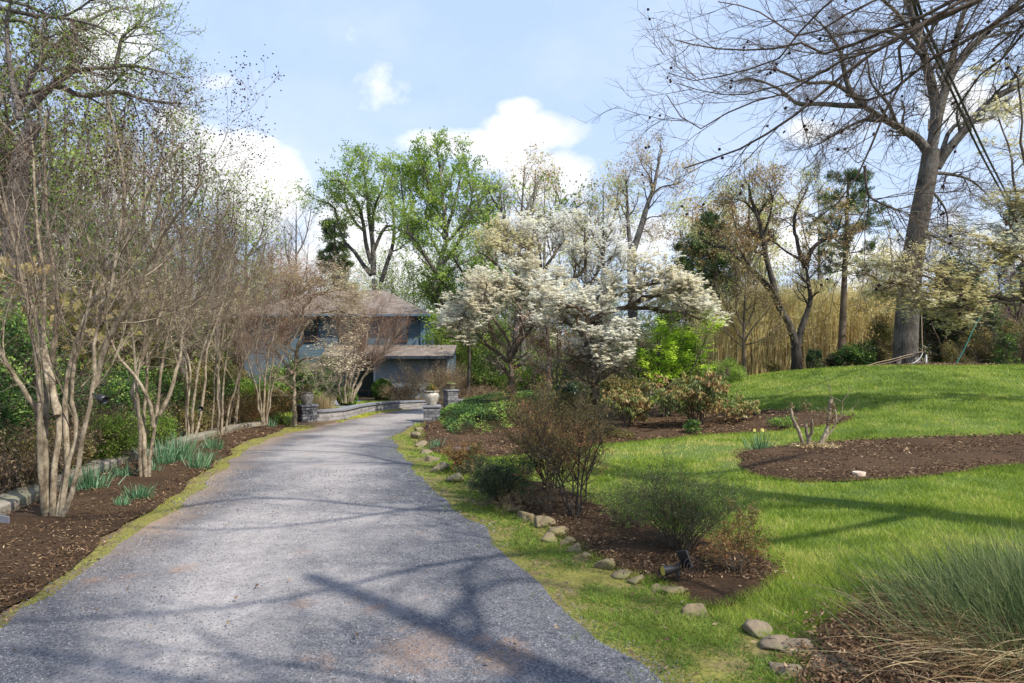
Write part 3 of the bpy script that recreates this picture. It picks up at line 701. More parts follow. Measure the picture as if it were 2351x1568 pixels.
# ---- crepe myrtles on the left
def myrtle(base, traces, D, label, twL=1.0, n1=9, n2=7, n3=5, ext=1.0, trop=.10, pods=260, r=.03, ddir=0.4, mats=('bark_tan',), tw='twig_tan', group='crepe myrtles along the left of the drive', lean=0.0, name='crepe_myrtle', green=0):
    b = V3(base); st = []
    for k, tr in enumerate(traces):
        dd = tr[0] if isinstance(tr[0], (int, float)) else (rng.random()-.5)*ddir*2
        pts = tr[1:] if isinstance(tr[0], (int, float)) else tr
        rr = r*rng.uniform(.8, 1.15)
        P, R = trace(pts, D, rr, rr*.26, b, 15, dd, .005*D/6.5)
        st.append((P, R))
    L0 = stackb(st)
    def crown(mb):
        a = grow(L0, n1, .30, 1.0, 36, 1.35*ext, .5, 7, .13, trop, .4, .35, rmax=r*.24)
        b2 = grow(a, n2, .15, 1.0, 42, .72*ext, .55, 6, .18, trop*.6, .4, .4, rmax=r*.13, rmin=.0025)
        c = grow(b2, n3, .1, 1.0, 44, .38*ext, .6, 4, .22, trop*.5, .3, .45, rmax=.0036, rmin=.0017)
        d_ = grow(c, 2, .1, 1.0, 44, .18*ext, .6, 3, .22, trop*.5, .3, .5, rmax=.0024, rmin=.0012)
        mb.tubes(*a, 5, 0); mb.tubes(*b2, 4, 1); mb.tubes(*c, 3, 1); mb.tubes(*d_, 3, 1)
        if pods:                       # seed capsules in panicles at the topmost tips
            tip = d_[0][:, -1]; zz = tip[:, 2]; ok = np.where(zz > np.quantile(zz, .55))[0]
            ch = rng.choice(ok, min(pods, len(ok)), replace=False); P = np.repeat(tip[ch], 7, 0)+rng.normal(0, .05, (7*len(ch), 3))*np.array([1, 1, 1.3])
            n = len(P); A = rdir(n); B = perp(A); mb.leaves(P, A, B, .022, .018, 2); C = np.cross(A, B); mb.leaves(P, A, C, .022, .018, 2)
        if green:
            P, T = along(d_, 1, .3, 1); ch = rng.random(len(P)) < green; leafy(mb, P[ch], T[ch], .03, .018, 3, cs=.5)
    e = tree(name, label, 'tree', base, st, crown, mats, group, (mats[0], tw, 'pods', 'leaf_spring'), 9, 'stem')
    return e, st

L2 = lambda p: cr(0, 535.7, .4393, p)
b1 = G(122, 1203)
M1, st1 = myrtle(b1, [
    [-.35]+L2([(240, 1500), (222, 1350), (215, 1250), (205, 1000), (208, 850), (195, 650), (150, 400), (95, 150), (40, -100), (0, -300)]),
    [.1]+L2([(272, 1520), (280, 1380), (288, 1250), (318, 960), (272, 850), (225, 650), (228, 450), (238, 250), (200, 0), (185, -250), (160, -560)]),
    [.5]+L2([(300, 1510), (330, 1330), (348, 1200), (338, 940), (350, 780), (430, 470), (560, 240), (690, 0), (800, -300), (960, -470)]),
    [-.2]+L2([(322, 1505), (372, 1380), (405, 1240), (452, 1000), (490, 760), (498, 560), (590, 230), (620, 0), (650, -300), (560, -700)]),
    [.3]+L2([(310, 1510), (352, 1250), (375, 1120), (412, 1050), (378, 900), (385, 720), (440, 520), (470, 350), (520, 60)]),
    [-.5]+L2([(212, 990), (170, 880), (110, 800), (50, 700), (0, 620), (-80, 480), (-160, 300)]),
    [.6]+L2([(248, 1460), (236, 1200), (236, 1000), (246, 820), (283, 600), (300, 330), (262, 40), (235, -300), (240, -640)]),
    [-.3]+L2([(500, 800), (560, 560), (660, 400), (780, 150), (900, -60), (1050, -260)]),
    [.4]+L2([(300, 950), (260, 700), (200, 480), (120, 250), (60, 0), (-20, -250)]),
], b1[1], 'largest crepe myrtle with five pale forking stems and bare twiggy crown, nearest of its row', n1=7, n2=6, n3=4, ext=1.05, r=.032, pods=520, ddir=.6)
b2_ = G(335, 1107)
M2, st2 = myrtle(b2_, [
    [-.2]+L2([(738, 1290), (732, 1150), (735, 1000), (722, 860), (700, 620), (688, 300), (650, -80), (640, -350)]),
    [.2]+L2([(760, 1295), (752, 1150), (752, 1000), (772, 720), (758, 420), (820, 100), (900, -200), (930, -380)]),
    [.3]+L2([(780, 1290), (798, 1060), (822, 940), (850, 660), (905, 420), (1000, 200), (1100, 20), (1200, -160)]),
    [-.4]+L2([(800, 1010), (790, 900), (735, 790), (690, 730), (620, 640), (560, 480), (540, 250)]),
    [.0]+L2([(765, 1290), (742, 1000), (690, 880), (720, 700), (790, 560), (860, 300), (850, 0), (800, -300)]),
    [.5]+L2([(830, 950), (880, 850), (930, 690), (960, 500), (1040, 330), (1150, 200)]),
], b2_[1], 'crepe myrtle with three smooth stems rising from one foot, second in the row', n1=9, n2=6, n3=4, ext=1.1, r=.029, pods=420)
b3 = G(445, 1012)
M3, st3 = myrtle(b3, [
    [.2]+L2([(978, 1085), (975, 950), (985, 780), (970, 640), (990, 400), (1020, 150), (1040, -60)]),
    [-.3]+L2([(1000, 1085), (1010, 900), (1040, 700), (1100, 500), (1180, 260), (1230, 40)]),
    [.4]+L2([(1015, 1085), (1050, 930), (1072, 780), (1080, 620), (1160, 380), (1210, 150), (1250, 0)]),
    [.1]+L2([(985, 1085), (985, 880), (1000, 700), (930, 520), (900, 300), (870, 100)]),
], b3[1], 'crepe myrtle of leaning thin stems behind the tall daffodils, with black lamp', n1=8, n2=6, n3=4, ext=1.1, r=.029, pods=240)
b4 = G(502, 1003)
M4, st4 = myrtle(b4, [
    [.1]+L2([(1105, 1060), (1120, 850), (1128, 640), (1110, 400), (1090, 200), (1080, 40)]),
    [-.2]+L2([(1140, 1088), (1140, 850), (1145, 640), (1180, 450), (1230, 200), (1250, 60)]),
    [.3]+L2([(1160, 1080), (1165, 850), (1180, 650), (1230, 470), (1300, 260), (1350, 120)]),
    [-.4]+L2([(1180, 1060), (1200, 900), (1260, 720), (1330, 560), (1420, 400), (1480, 260)]),
    [.5]+L2([(1150, 1060), (1150, 900), (1135, 700), (1060, 560), (1000, 400)]),
], b4[1], 'crepe myrtle with a fan of slim straight stems rising beside the stone kerb', n1=8, n2=6, n3=4, ext=1.1, r=.026, pods=200)
b5 = G(530, 990)
M5, st5 = myrtle(b5, [
    [.1]+L2([(1225, 1010), (1240, 860), (1260, 700), (1330, 520), (1400, 330), (1440, 200)]),
    [-.2]+L2([(1200, 1010), (1225, 850), (1250, 640), (1260, 420), (1290, 250)]),
    [.5]+L2([(1235, 1000), (1250, 780), (1240, 560), (1180, 380), (1150, 180)]),
], b5[1], 'farthest crepe myrtle of the row, its reddish brown twigs reaching toward the house roof', n1=9, n2=7, n3=5, ext=1.1, r=.026, pods=120, tw='twig_red')

b6 = GD(606, 16.8)
M6, st6 = myrtle(b6, [[.2, (606, 975), (608, 900), (615, 820), (640, 740), (660, 680)], [-.2, (600, 975), (596, 880), (590, 800), (600, 720), (612, 650)], [.4, (612, 975), (625, 890), (650, 820), (690, 750), (715, 700)], [-.4, (603, 970), (585, 880), (560, 800), (545, 720)], [.1, (609, 975), (622, 860), (636, 790), (690, 700)]],
    b6[1], 'small russet crepe myrtle closing the row left of the slender dogwood', n1=10, n2=7, n3=5, ext=.95, r=.026, pods=0, tw='twig_red')

# ---- vase shaped crepe myrtle behind the low wall
C3 = lambda p: cr(535.7, 574, .2929, p)
bv = GD(805, 24.5)
MV, stv = myrtle(bv, [
    [.3]+C3([(860, 1200), (830, 1080), (850, 960), (880, 800), (830, 640), (800, 540)]),
    [-.4]+C3([(875, 1200), (880, 1000), (930, 850), (960, 700), (960, 540), (930, 440)]),
    [.4]+C3([(880, 1200), (900, 1040), (970, 900), (1030, 760), (1060, 600), (1080, 450)]),
    [-.3]+C3([(925, 1190), (990, 1040), (1060, 930), (1160, 820), (1230, 690), (1300, 560)]),
    [.5]+C3([(920, 1190), (960, 1020), (1010, 900), (1100, 780), (1150, 620), (1190, 470)]),
    [-.5]+C3([(900, 1190), (920, 1050), (950, 930), (1000, 780), (1000, 620), (1020, 500)]),
    [.2]+C3([(930, 1190), (1020, 1000), (1090, 900), (1180, 800), (1260, 700), (1310, 610)]),
], bv[1], 'vase shaped crepe myrtle with dense russet twigs in front of the blue house', n1=13, n2=9, n3=6, ext=.75, r=.045, pods=0, tw='twig_red', group=None, name='crepe_myrtle')

# ---- blossoming trees
def dogwood(name, label, base, traces, D, size, petal, n=(9, 7, 6), ext=1.0, r=.09, dens=5, bark='bark_brown', dd=1.0, tw='twig_pale', trop=.02, flat=.45, fill=None, cat='tree', lt=.45, keep=None, rs=.3, leafs=None, lsz=.05, under=None):
    b = V3(base); st = []
    for k, tr in enumerate(traces):
        if isinstance(tr[0], (int, float)): d0, rr, pts = tr[0], tr[1], tr[2:]
        else: d0, rr, pts = (rng.random()-.5)*dd*2, r, tr
        P, R = trace(pts, D, rr, rr*rs, b, 13, d0, .02); st.append((P, R))
    L0 = stackb(st)
    def crown(mb):
        a = grow(L0, n[0], .30, 1.0, 55, 1.5*ext, .55, 6, np.array([.16, .16, .16*flat]), trop, lt, .35, flat=flat*.6, rmax=r*.4, keep=keep)
        b2 = grow(a, n[1], .15, 1.0, 50, .85*ext, .55, 5, np.array([.18, .18, .18*flat]), trop, .4, .4, flat=flat*.5, rmax=.02, rmin=.005)
        c = grow(b2, n[2], .1, 1.0, 45, .40*ext, .6, 3, np.array([.2, .2, .2*flat]), trop+.02, .3, .5, flat=flat, rmax=.008, rmin=.003)
        mb.tubes(*a, 5, 0); mb.tubes(*b2, 4, 0); mb.tubes(*c, 3, 2)
        P, T = along(c, dens, .4, 1.1); P = P+rng.normal(0, .04*ext, P.shape)*np.array([1, 1, .45]); P[:, 2] += .03
        if under is not None:
            ux = [W(u_[0], u_[1], D) for u_ in under]; zl = np.interp(P[:, 0]+b[0], [q.x for q in ux], [q.z for q in ux])-b[2]; P = P[P[:, 2] > zl+rng.normal(0, .12, len(P))]
        blossoms(mb, P, size, 1)
        if leafs:
            P, T = along(c, 2, .2, 1.0); leafy(mb, P, T, lsz, lsz*.5, 3, cs=.8)
    return tree(name, label, cat, base, st, crown, (bark,), None, (bark, petal, tw, leafs or 'leaf_spring'), 9)

C4 = lambda p: cr(1250*.7653, 750*.7653, .3255, p)     # crop 1250,750..2250,1400 -> 2351 px wide
bdA = GD(1175, 22.0)
dogwood('dogwood', 'white flowering dogwood with dark forking trunk above the evergreen ground cover', bdA, [
    [0, .15]+C4([(668, 1010), (668, 900), (664, 800), (640, 770)]),
    [.8, .075]+C4([(650, 790), (600, 750), (520, 680), (440, 600), (380, 520), (330, 440), (290, 460)]),
    [-.8, .07]+C4([(655, 780), (640, 690), (540, 620), (510, 540), (490, 420), (480, 320), (500, 250)]),
    [.3, .085]+C4([(668, 790), (690, 660), (735, 600), (740, 480), (735, 380), (700, 260), (690, 200)]),
    [-1.2, .07]+C4([(680, 760), (720, 650), (800, 560), (840, 460), (900, 380), (960, 330), (1040, 310)]),
    [1.2, .04]+C4([(690, 820), (760, 780), (850, 740), (930, 690)]),
    [-.5, .05]+C4([(668, 720), (640, 640), (560, 500), (420, 330), (360, 400), (300, 520), (260, 600)]),
    [.9, .05]+C4([(740, 560), (800, 440), (840, 330), (860, 230), (900, 190)]),
    [.2, .05]+C4([(735, 420), (640, 300), (560, 220), (480, 300)]),
], 22.0, .105, 'petal_white', n=(9, 7, 5), ext=.80, r=.10, dens=12, under=[(1030, 800), (1090, 790), (1130, 730), (1180, 700), (1240, 735), (1290, 790), (1340, 700)])
bdB = GD(1368, 18.2)
dogwood('dogwood', 'white flowering dogwood with wide low limbs over the lime green maple', bdB, [
    [0, .13]+C4([(1262, 1130), (1262, 1000), (1258, 850), (1250, 760), (1225, 690)]),
    [.5, .09]+C4([(1235, 720), (1190, 640), (1150, 560), (1150, 460), (1240, 400), (1300, 300)]),
    [-.6, .07]+C4([(1250, 760), (1230, 600), (1200, 480), (1130, 400), (1020, 380), (950, 360)]),
    [.3, .08]+C4([(1220, 500), (1340, 430), (1480, 400), (1600, 410), (1740, 430), (1880, 440), (2000, 490), (2060, 530)]),
    [-.5, .06]+C4([(1240, 420), (1400, 330), (1560, 270), (1700, 230), (1830, 240), (1930, 300)]),
    [-.9, .06]+C4([(1250, 740), (1300, 640), (1380, 590), (1450, 620), (1500, 680)]),
    [.8, .06]+C4([(1245, 760), (1180, 740), (1110, 760), (1060, 800)]),
    [-.8, .04]+C4([(1255, 800), (1320, 780), (1380, 800)]),
    [1.5, .05]+C4([(1180, 600), (1080, 520), (1000, 500), (930, 490)]),
    [-1.0, .06]+C4([(1500, 400), (1620, 330), (1760, 330), (1880, 370), (1950, 420)]),
    [.9, .06]+C4([(1480, 400), (1600, 360), (1750, 290), (1850, 330)]),
], 18.2, .095, 'petal_white', n=(10, 7, 5), ext=.66, r=.085, dens=13, under=[(1230, 720), (1290, 760), (1350, 820), (1390, 845), (1440, 810), (1455, 745), (1530, 695), (1600, 712), (1660, 750)])
C5 = lambda p: cr(1450*.7653, 400*.7653, .2929, p)     # crop 1450,400..2150,1000 -> 1829
bdC = GD(1250, 27)
dogwood('cherry_tree', 'tall pale blossoming tree with tan upright twigs behind the two white dogwoods', bdC, [
    [0, .11]+C5([(520, 2050), (510, 1700), (500, 1400), (480, 1200), (450, 1050), (440, 900), (430, 800)]),
    [1, .1]+C5([(490, 1300), (420, 1150), (300, 1050), (200, 950), (100, 860), (80, 810)]),
    [-1, .1]+C5([(490, 1350), (620, 1200), (780, 1080), (800, 950), (790, 820), (800, 740)]),
    [.5, .1]+C5([(500, 1450), (700, 1300), (860, 1150), (930, 1000), (960, 850), (1010, 760)]),
    [-1, .08]+C5([(480, 1250), (300, 1150), (150, 1080), (50, 980), (-40, 930)]),
    [1.5, .07]+C5([(450, 1100), (560, 950), (620, 830), (640, 760)]),
    [.5, .07]+C5([(450, 1050), (340, 900), (260, 800)]),
    [-.5, .08]+C5([(500, 1500), (800, 1300), (980, 1180), (1080, 1080), (1120, 960)]),
], 27, .12, 'petal_cream', n=(9, 8, 6), ext=.95, r=.11, dens=4, trop=.12, flat=.9, tw='twig_tan')
# pale budding dogwood by the left pier
bdD = GD(676, 18.0)
dogwood('dogwood', 'slender dogwood with straight pale trunk and tan buds beside the left pier', bdD, [
    [0, .07]+C3([(485, 1370), (478, 1250), (480, 1100), (482, 960), (495, 880)]),
    [0, .05]+C3([(490, 900), (510, 760), (545, 620), (550, 470), (590, 380), (615, 230)]),
    [.5, .045]+C3([(465, 970), (410, 890), (340, 800), (290, 750), (230, 710), (180, 690)]),
    [-.4, .03]+C3([(515, 760), (600, 680), (700, 720), (800, 860), (850, 960)]),
    [.6, .03]+C3([(545, 600), (640, 520), (760, 480), (900, 500), (1000, 530)]),
    [-.6, .03]+C3([(550, 450), (650, 350), (780, 330), (840, 380)]),
    [.3, .03]+C3([(590, 380), (700, 340), (800, 300), (920, 330)]),
    [-.3, .03]+C3([(545, 560), (460, 450), (420, 340), (450, 260)]),
    [.8, .03]+C3([(500, 820), (420, 740), (320, 640), (280, 560)]),
    [-.9, .03]+C3([(495, 880), (600, 840), (720, 880), (800, 900)]),
], 18.0, .055, 'petal_tan', n=(9, 7, 5), ext=.8, r=.04, dens=4, under=[(560, 860), (640, 850), (680, 800), (720, 790), (790, 840), (860, 870)], dd=.6, bark='bark_tan')
# far white dogwood mass seen through the myrtles, pink cherry behind
for (px, D, sc_, lab, pet) in [(250, 21, 1.0, 'pale flowering dogwood glimpsed behind the stems of the biggest crepe myrtle', 'petal_tan'), (430, 25, 1.1, 'pale flowering dogwood glimpsed behind the daffodil clump and thin myrtle stems', 'petal_tan')]:
    b = GD(px, D)
    dogwood('dogwood', lab, b, [
        [0, .1, (px, 900), (px+5, 830), (px-5, 780)], [.5, .06, (px, 820), (px-50, 760), (px-110, 730), (px-150, 700)], [-.5, .06, (px, 810), (px+60, 750), (px+110, 720), (px+160, 700)],
        [.9, .06, (px, 800), (px+10, 740), (px+20, 680)], [-.9, .05, (px, 800), (px-40, 720), (px-60, 670)]], D, .09, pet, n=(9, 7, 5), ext=1.0, r=.07, dens=3)
b = GD(655, 52)
dogwood('cherry_tree', 'pink flowering cherry rising behind the left end of the house roof', b, [
    [0, .2, (655, 820), (652, 740), (655, 690)], [1, .1, (655, 720), (620, 670), (600, 640)], [-1, .1, (655, 720), (700, 660), (735, 640)], [.5, .1, (655, 700), (650, 650), (655, 620)], [0, .1, (655, 710), (690, 660), (680, 625)]], 52, .2, 'petal_pink', n=(8, 7, 5), ext=1.9, r=.12, dens=2)
# limb of the dogwood at the right edge
C8 = lambda p: cr(1990, 382.7, .3171, p)
bR = Vector((13.6, 15.6, float(H(13.6, 15.6))))
dogwood('dogwood', 'cream flowering dogwood reaching in from the right edge in front of the oak', bR, [
    [0, .13, (2540, 890), (2520, 830), (2480, 770), (2420, 730)],
    [0, .085]+[(2450, 745)]+C8([(1139, 985), (1000, 950), (860, 930), (740, 910), (650, 890), (560, 860)]),
    [.5, .045]+C8([(580, 870), (450, 860), (330, 880), (240, 860), (120, 820), (0, 780)]),
    [-.4, .04]+C8([(1100, 1000), (950, 990), (850, 1000), (700, 1040), (560, 1050), (440, 1030)]),
    [.4, .045]+C8([(700, 900), (760, 820), (820, 740), (860, 690), (940, 650)]),
    [-.3, .035]+C8([(600, 880), (540, 790), (420, 740), (300, 720), (180, 760)]),
    [.6, .03]+C8([(560, 860), (480, 800), (380, 790), (250, 850), (160, 920)]),
    [0, .06, (2430, 740), (2400, 660)]+C8([(1139, 680), (1000, 640), (900, 560), (800, 500), (700, 480)]),
    [.4, .04]+C8([(1139, 600), (1060, 480), (1000, 400), (960, 340)]),
    [.6, .05, (2420, 700), (2380, 560), (2330, 430), (2320, 330), (2290, 260)],
    [-.6, .05, (2420, 700), (2390, 500), (2350, 350), (2340, 200), (2300, 150)],
    [-.3, .03]+C8([(900, 940), (820, 980), (700, 1000), (600, 1010)]),
], 15.6, .075, 'petal_cream', n=(9, 7, 5), ext=.62, r=.05, dens=7, flat=.5)
b = GD(2335, 33)
dogwood('redbud_tree', 'purple flowering redbud at the right edge behind the cream dogwood limb', b, [
    [0, .1, (2340, 830), (2335, 760), (2330, 700)], [.5, .06, (2335, 740), (2300, 680), (2290, 640)], [-.5, .06, (2335, 740), (2350, 660), (2345, 610)], [0, .06, (2335, 720), (2320, 650), (2330, 600)]], 33, .09, 'petal_purple', n=(7, 6, 5), ext=.8, r=.06, dens=2)

# ---- broadleaf trees
def broad(name, label, base, traces, D, n=(8, 7, 6), ext=1.0, r=.2, leaf='leaf_spring', lsz=.12, dens=3, bark='bark_grey', trop=.06, flat=1, dd=2.0, tw=None, cat='tree', group=None, lt=.45, ang=42, rs=.3, sides=10, wob=.16, t0=.25, extra=None, rtw=.004, blunt=False, fine=0, cs=1.6, pods=0):
    b = V3(base); st = []
    for tr in traces:
        if isinstance(tr[0], (int, float)): d0, rr, pts = tr[0], tr[1], tr[2:]
        else: d0, rr, pts = (rng.random()-.5)*dd*2, r, tr
        if isinstance(rr, tuple): ra, rb = rr
        else: ra, rb = rr, rr*rs
        P, R = trace(pts, D, ra, rb, b, 15, d0, .0); st.append((P, R))
    L0 = stackb(st[1:]) if len(st) > 1 else stackb(st)
    def crown(mb):
        a = grow(L0, n[0], t0, 1.0, ang, 1.0*ext*2.2, .5, 7, wob, trop, lt, .3, flat=flat, rmax=r*.5)
        b2 = grow(a, n[1], .12, 1.0, 44, ext*1.1, .5, 5, wob*1.15, trop, .4, .35, flat=flat, rmax=r*.2, rmin=rtw*1.6)
        c = grow(b2, n[2], .1, 1.0, 44, ext*.55, .55, 4, wob*1.3, trop, .3, .45, rmax=r*.08, rmin=rtw)
        mb.tubes(*a, 5, 0); mb.tubes(*b2, 4, 0); mb.tubes(*c, 3, 2)
        last = c
        if fine:
            d_ = grow(c, fine, .1, 1, 44, ext*.28, .6, 3, .2, trop, .3, .5, rmax=rtw, rmin=rtw*.6); mb.tubes(*d_, 3, 2); last = d_
        if leaf:
            P, T = along(last, dens, .2, 1.05); P = P+rng.normal(0, lsz*.5, P.shape); leafy(mb, P, T, lsz, lsz*.55, 1, cs=cs)
        if pods:
            tip = last[0][:, -1]; ch = rng.choice(len(tip), min(pods, len(tip)), replace=False); q = np.repeat(tip[ch], 5, 0); q += np.tile(rdir(5)*.0, (len(ch), 1)); n_ = len(q); A = rdir(n_); mb.leaves(q-A*.016, A, perp(A), .034, .03, 1)
        if extra: extra(mb, L0)
    return tree(name, label, cat, base, st, crown, (bark,), group, (bark, leaf or 'leaf_bud', tw or bark), sides)

C6 = lambda p: cr(574, 268, .2929, p)
b = GD(858, 52)
broad('leafy_tree', 'tall spring green tree with five dark spreading limbs behind the house roof', b, [
    [0, .42, (862, 850), (860, 760), (858, 640)],
    [0, 0.216]+C6([(970, 1240), (962, 1000), (930, 750), (920, 600), (880, 350), (885, 290)]),
    [2, 0.180]+C6([(950, 1240), (880, 1150), (820, 1060), (740, 980), (700, 860), (650, 700), (520, 650)]),
    [-2, 0.180]+C6([(950, 1150), (910, 1000), (890, 850), (850, 700), (790, 600), (700, 500), (640, 500)]),
    [2, 0.180]+C6([(1030, 1290), (1080, 1130), (1120, 1000), (1130, 800), (1100, 600), (1120, 430)]),
    [-1, 0.150]+C6([(970, 1050), (1050, 880), (1130, 860), (1230, 940), (1300, 1000)]),
    [-3, 0.120]+C6([(960, 900), (980, 700), (1040, 560), (1060, 440)]),
    [1, 0.120]+C6([(900, 900), (820, 820), (740, 640), (760, 480), (800, 360)]),
], 52, n=(7, 7, 6), ext=1.25, r=.3, lsz=.17, dens=6, dd=3)
b = GD(1010, 46)
broad('leafy_tree', 'tallest spring green tree with domed top and upright trunk right of the house', b, [
    [0, .36, (1012, 850), (1008, 760), (1008, 650)],
    [0, 0.210]+C6([(1470, 1300), (1500, 1100), (1540, 950), (1510, 650), (1490, 400), (1460, 240)]),
    [2, 0.132]+C6([(1530, 900), (1600, 700), (1640, 520), (1650, 380), (1600, 290)]),
    [-2, 0.132]+C6([(1510, 700), (1420, 600), (1380, 450), (1340, 340)]),
    [2, 0.150]+C6([(1480, 1200), (1620, 1000), (1700, 850), (1780, 720), (1800, 600)]),
    [-2, 0.150]+C6([(1480, 1250), (1380, 1100), (1280, 980), (1230, 820), (1200, 650), (1180, 480)]),
    [1, 0.120]+C6([(1520, 800), (1440, 700), (1340, 600), (1280, 480)]),
    [-3, 0.120]+C6([(1530, 1000), (1660, 850), (1740, 640), (1720, 520)]),
    [3, 0.120]+C6([(1480, 1300), (1600, 1180), (1750, 1100), (1850, 950), (1880, 850)]),
    [-1, 0.120]+C6([(1500, 1100), (1400, 900), (1380, 760), (1400, 600)]),
], 46, n=(7, 7, 6), ext=1.15, r=.28, lsz=.165, dens=7, dd=3)
b = GD(1000, 33)
broad('leafy_tree', 'smaller leafy tree arching over the right end of the lower house roof', b, [
    [0, .10, (1075, 900), (1078, 800), (1070, 740)],
    [0, .12, (1072, 760), (1040, 680), (990, 610), (960, 560), (930, 530)], [1, .1, (1072, 740), (1075, 660), (1040, 590), (1010, 560)], [-1, .1, (1072, 740), (1100, 650), (1120, 580), (1110, 530)], [.5, .1, (1072, 770), (1100, 700), (1110, 640)], [-.5, .1, (1072, 760), (1010, 690), (990, 650)],
    [1, .1, (1070, 780), (1040, 735), (1010, 700), (985, 680)], [-1, .08, (1070, 790), (1045, 775), (1020, 770)], [2, .1, (1075, 740), (1130, 690), (1160, 620)]], 33, n=(8, 7, 6), ext=.9, r=.08, lsz=.13, dens=4, bark='bark_dark')
b = GD(1200, 38)
broad('leafy_tree', 'light green tree with thin leaning limbs above the pale blossoming tree', b, [
    [0, .22, (1200, 850), (1200, 750), (1190, 650)],
    [0, .14]+C5([(200, 900), (300, 700), (380, 500), (420, 420)]), [2, .14]+C5([(280, 900), (400, 760), (560, 600), (660, 480)]), [-2, .14]+C5([(150, 900), (180, 700), (100, 560), (40, 450)]),
    [1, .12]+C5([(400, 800), (560, 720), (680, 620), (790, 540)]), [-1, .12]+C5([(60, 900), (60, 760), (0, 640), (-60, 560)])], 38, n=(7, 6, 4), ext=1.0, r=.14, lsz=.2, dens=1)
# bare and budding trees behind
def bare(px, py0, top, D, lab, spreadx=60, leaf='leaf_bud', dens=2, lsz=.16, ext=1.3, bark='bark_grey', r=.2, lean=0, n=(7, 6, 5), tw='twig_pale', group=None, name='bare_tree', nl=5, trop=.09):
    b = GD(px, D); tr = [[0, (r, r*.6), (px, py0+60), (px+lean*.2, py0), (px+lean*.4, py0-.3*(py0-top))], [0, (r*.7, r*.12), (px+lean*.4, py0-.3*(py0-top)), (px+lean*.6, py0-.6*(py0-top)), (px+lean, top+8)]]
    for k in range(nl):
        f = .15+.6*k/nl; y0 = py0-f*(py0-top); sgn = -1 if k % 2 else 1; x0 = px+lean*f; y1 = y0-(.32)*(py0-top)
        tr.append([sgn*1.5*rng.random(), r*.4, (x0, y0), (x0+sgn*spreadx*.35, y0-.12*(py0-top)), (x0+sgn*spreadx*.6*rng.uniform(.7, 1.1), max(y1, top+10))])
    return broad(name, lab, b, tr, D, n=n, ext=ext, r=r, leaf=leaf, lsz=lsz, dens=dens, bark=bark, tw=tw, group=group, trop=trop)
bare(680, 800, 462, 62, 'slim bare tree standing alone against cloud above the pink cherry', 60, None, ext=1.5, r=.2, tw='twig_dark')
bare(645, 800, 540, 66, 'shorter bare tree of faint grey twigs left of the slim bare tree', 50, None, ext=1.4, r=.16, tw='twig_pale')
bare(1180, 760, 372, 50, 'budding tree with pale tan top against the big cloud', 80, 'leaf_bud', ext=1.4, r=.25, lean=25)
bare(1250, 760, 415, 52, 'pale budding tree of upright twigs between the cloud and the cherry blossom', 60, 'leaf_bud', ext=1.3, r=.2)
bare(1385, 760, 412, 48, 'budding grey tree with crown of fine pale twigs above the cherry blossom', 70, 'leaf_bud', ext=1.2, r=.2)
bare(1345, 760, 470, 54, 'short pale budding tree left of the grey budding tree', 50, 'leaf_bud', ext=1.1, r=.16)
b = GD(1451, 45)
broad('bare_tree', 'tall tree with bare forked trunk and airy budding top right of the dogwood blossom', b, [
    [0, (.33, .30)]+[(1452, 850), (1452, 740)]+C5([(1165, 1150), (1160, 1050), (1165, 920)]),
    [0, (.24, .06)]+C5([(1170, 930), (1215, 800), (1240, 720), (1290, 550), (1335, 430), (1370, 250), (1400, 120)]),
    [1, (.17, .05)]+C5([(1160, 920), (1140, 780), (1130, 600), (1125, 450), (1120, 360)]),
    [-1, .07]+C5([(1320, 480), (1400, 420), (1500, 400), (1580, 370)]),
    [1, .07]+C5([(1330, 450), (1300, 330), (1250, 260), (1230, 170)]),
    [-1, .05]+C5([(1245, 720), (1300, 660), (1400, 650), (1500, 625)]),
    [1, .06]+C5([(1140, 740), (1080, 680), (1050, 560), (1060, 420)]),
    [2, .04]+C5([(1215, 790), (1280, 770), (1330, 840)]),
], 45, n=(8, 6, 6), ext=1.0, r=.12, leaf='leaf_bud', lsz=.13, dens=2, tw='twig_pale', t0=.35)

# ---- trees right of the lawn edge
C7 = lambda p: cr(2050*.7653, 700*.7653, .3660, p)      # crop 2050,700..3072,1450 -> 2137
C9 = lambda p: cr(1492, 0, .3905, p)
bF = GD(1830, 30)
broad('forked_tree', 'dark forked tree with two curving trunks before the golden bamboo', bF, [
    [0, (.26, .20)]+C7([(714, 880), (712, 800), (705, 690)]),
    [0, (.17, .05)]+C7([(705, 700), (670, 580), (600, 460), (560, 300), (520, 160), (500, 0)])+C9([(660, 1420), (640, 1280), (600, 1200), (580, 1080)]),
    [0, (.16, .05)]+C7([(715, 700), (740, 600), (790, 450), (795, 380), (770, 220), (765, 190)]),
    [.5, (.10, .03)]+C7([(768, 215), (730, 130), (705, 0)])+C9([(850, 1370), (850, 1260), (890, 1180), (930, 1100)]),
    [-.5, (.11, .03)]+C7([(770, 200), (800, 110), (850, 60), (940, 10)])+C9([(1050, 1420), (1100, 1360), (1130, 1270)]),
    [1, (.14, .04)]+C7([(590, 440), (500, 300), (400, 210), (280, 100), (200, 80), (120, 50)]),
    [-1, (.09, .03)]+C7([(640, 520), (560, 350), (470, 260), (400, 180), (330, 60)]),
    [1, (.06, .02)]+C7([(740, 170), (640, 110), (560, 50), (480, 20)]),
    [-.8, (.06, .02)]+C9([(660, 1400), (700, 1290), (720, 1180), (700, 1080)]),
    [.8, (.06, .02)]+C9([(640, 1280), (560, 1190), (480, 1170)]),
], 30, n=(8, 7, 6), ext=.74, r=.12, leaf='leaf_bud', lsz=.09, dens=3, bark='bark_dark', tw='twig_tan', t0=.45)
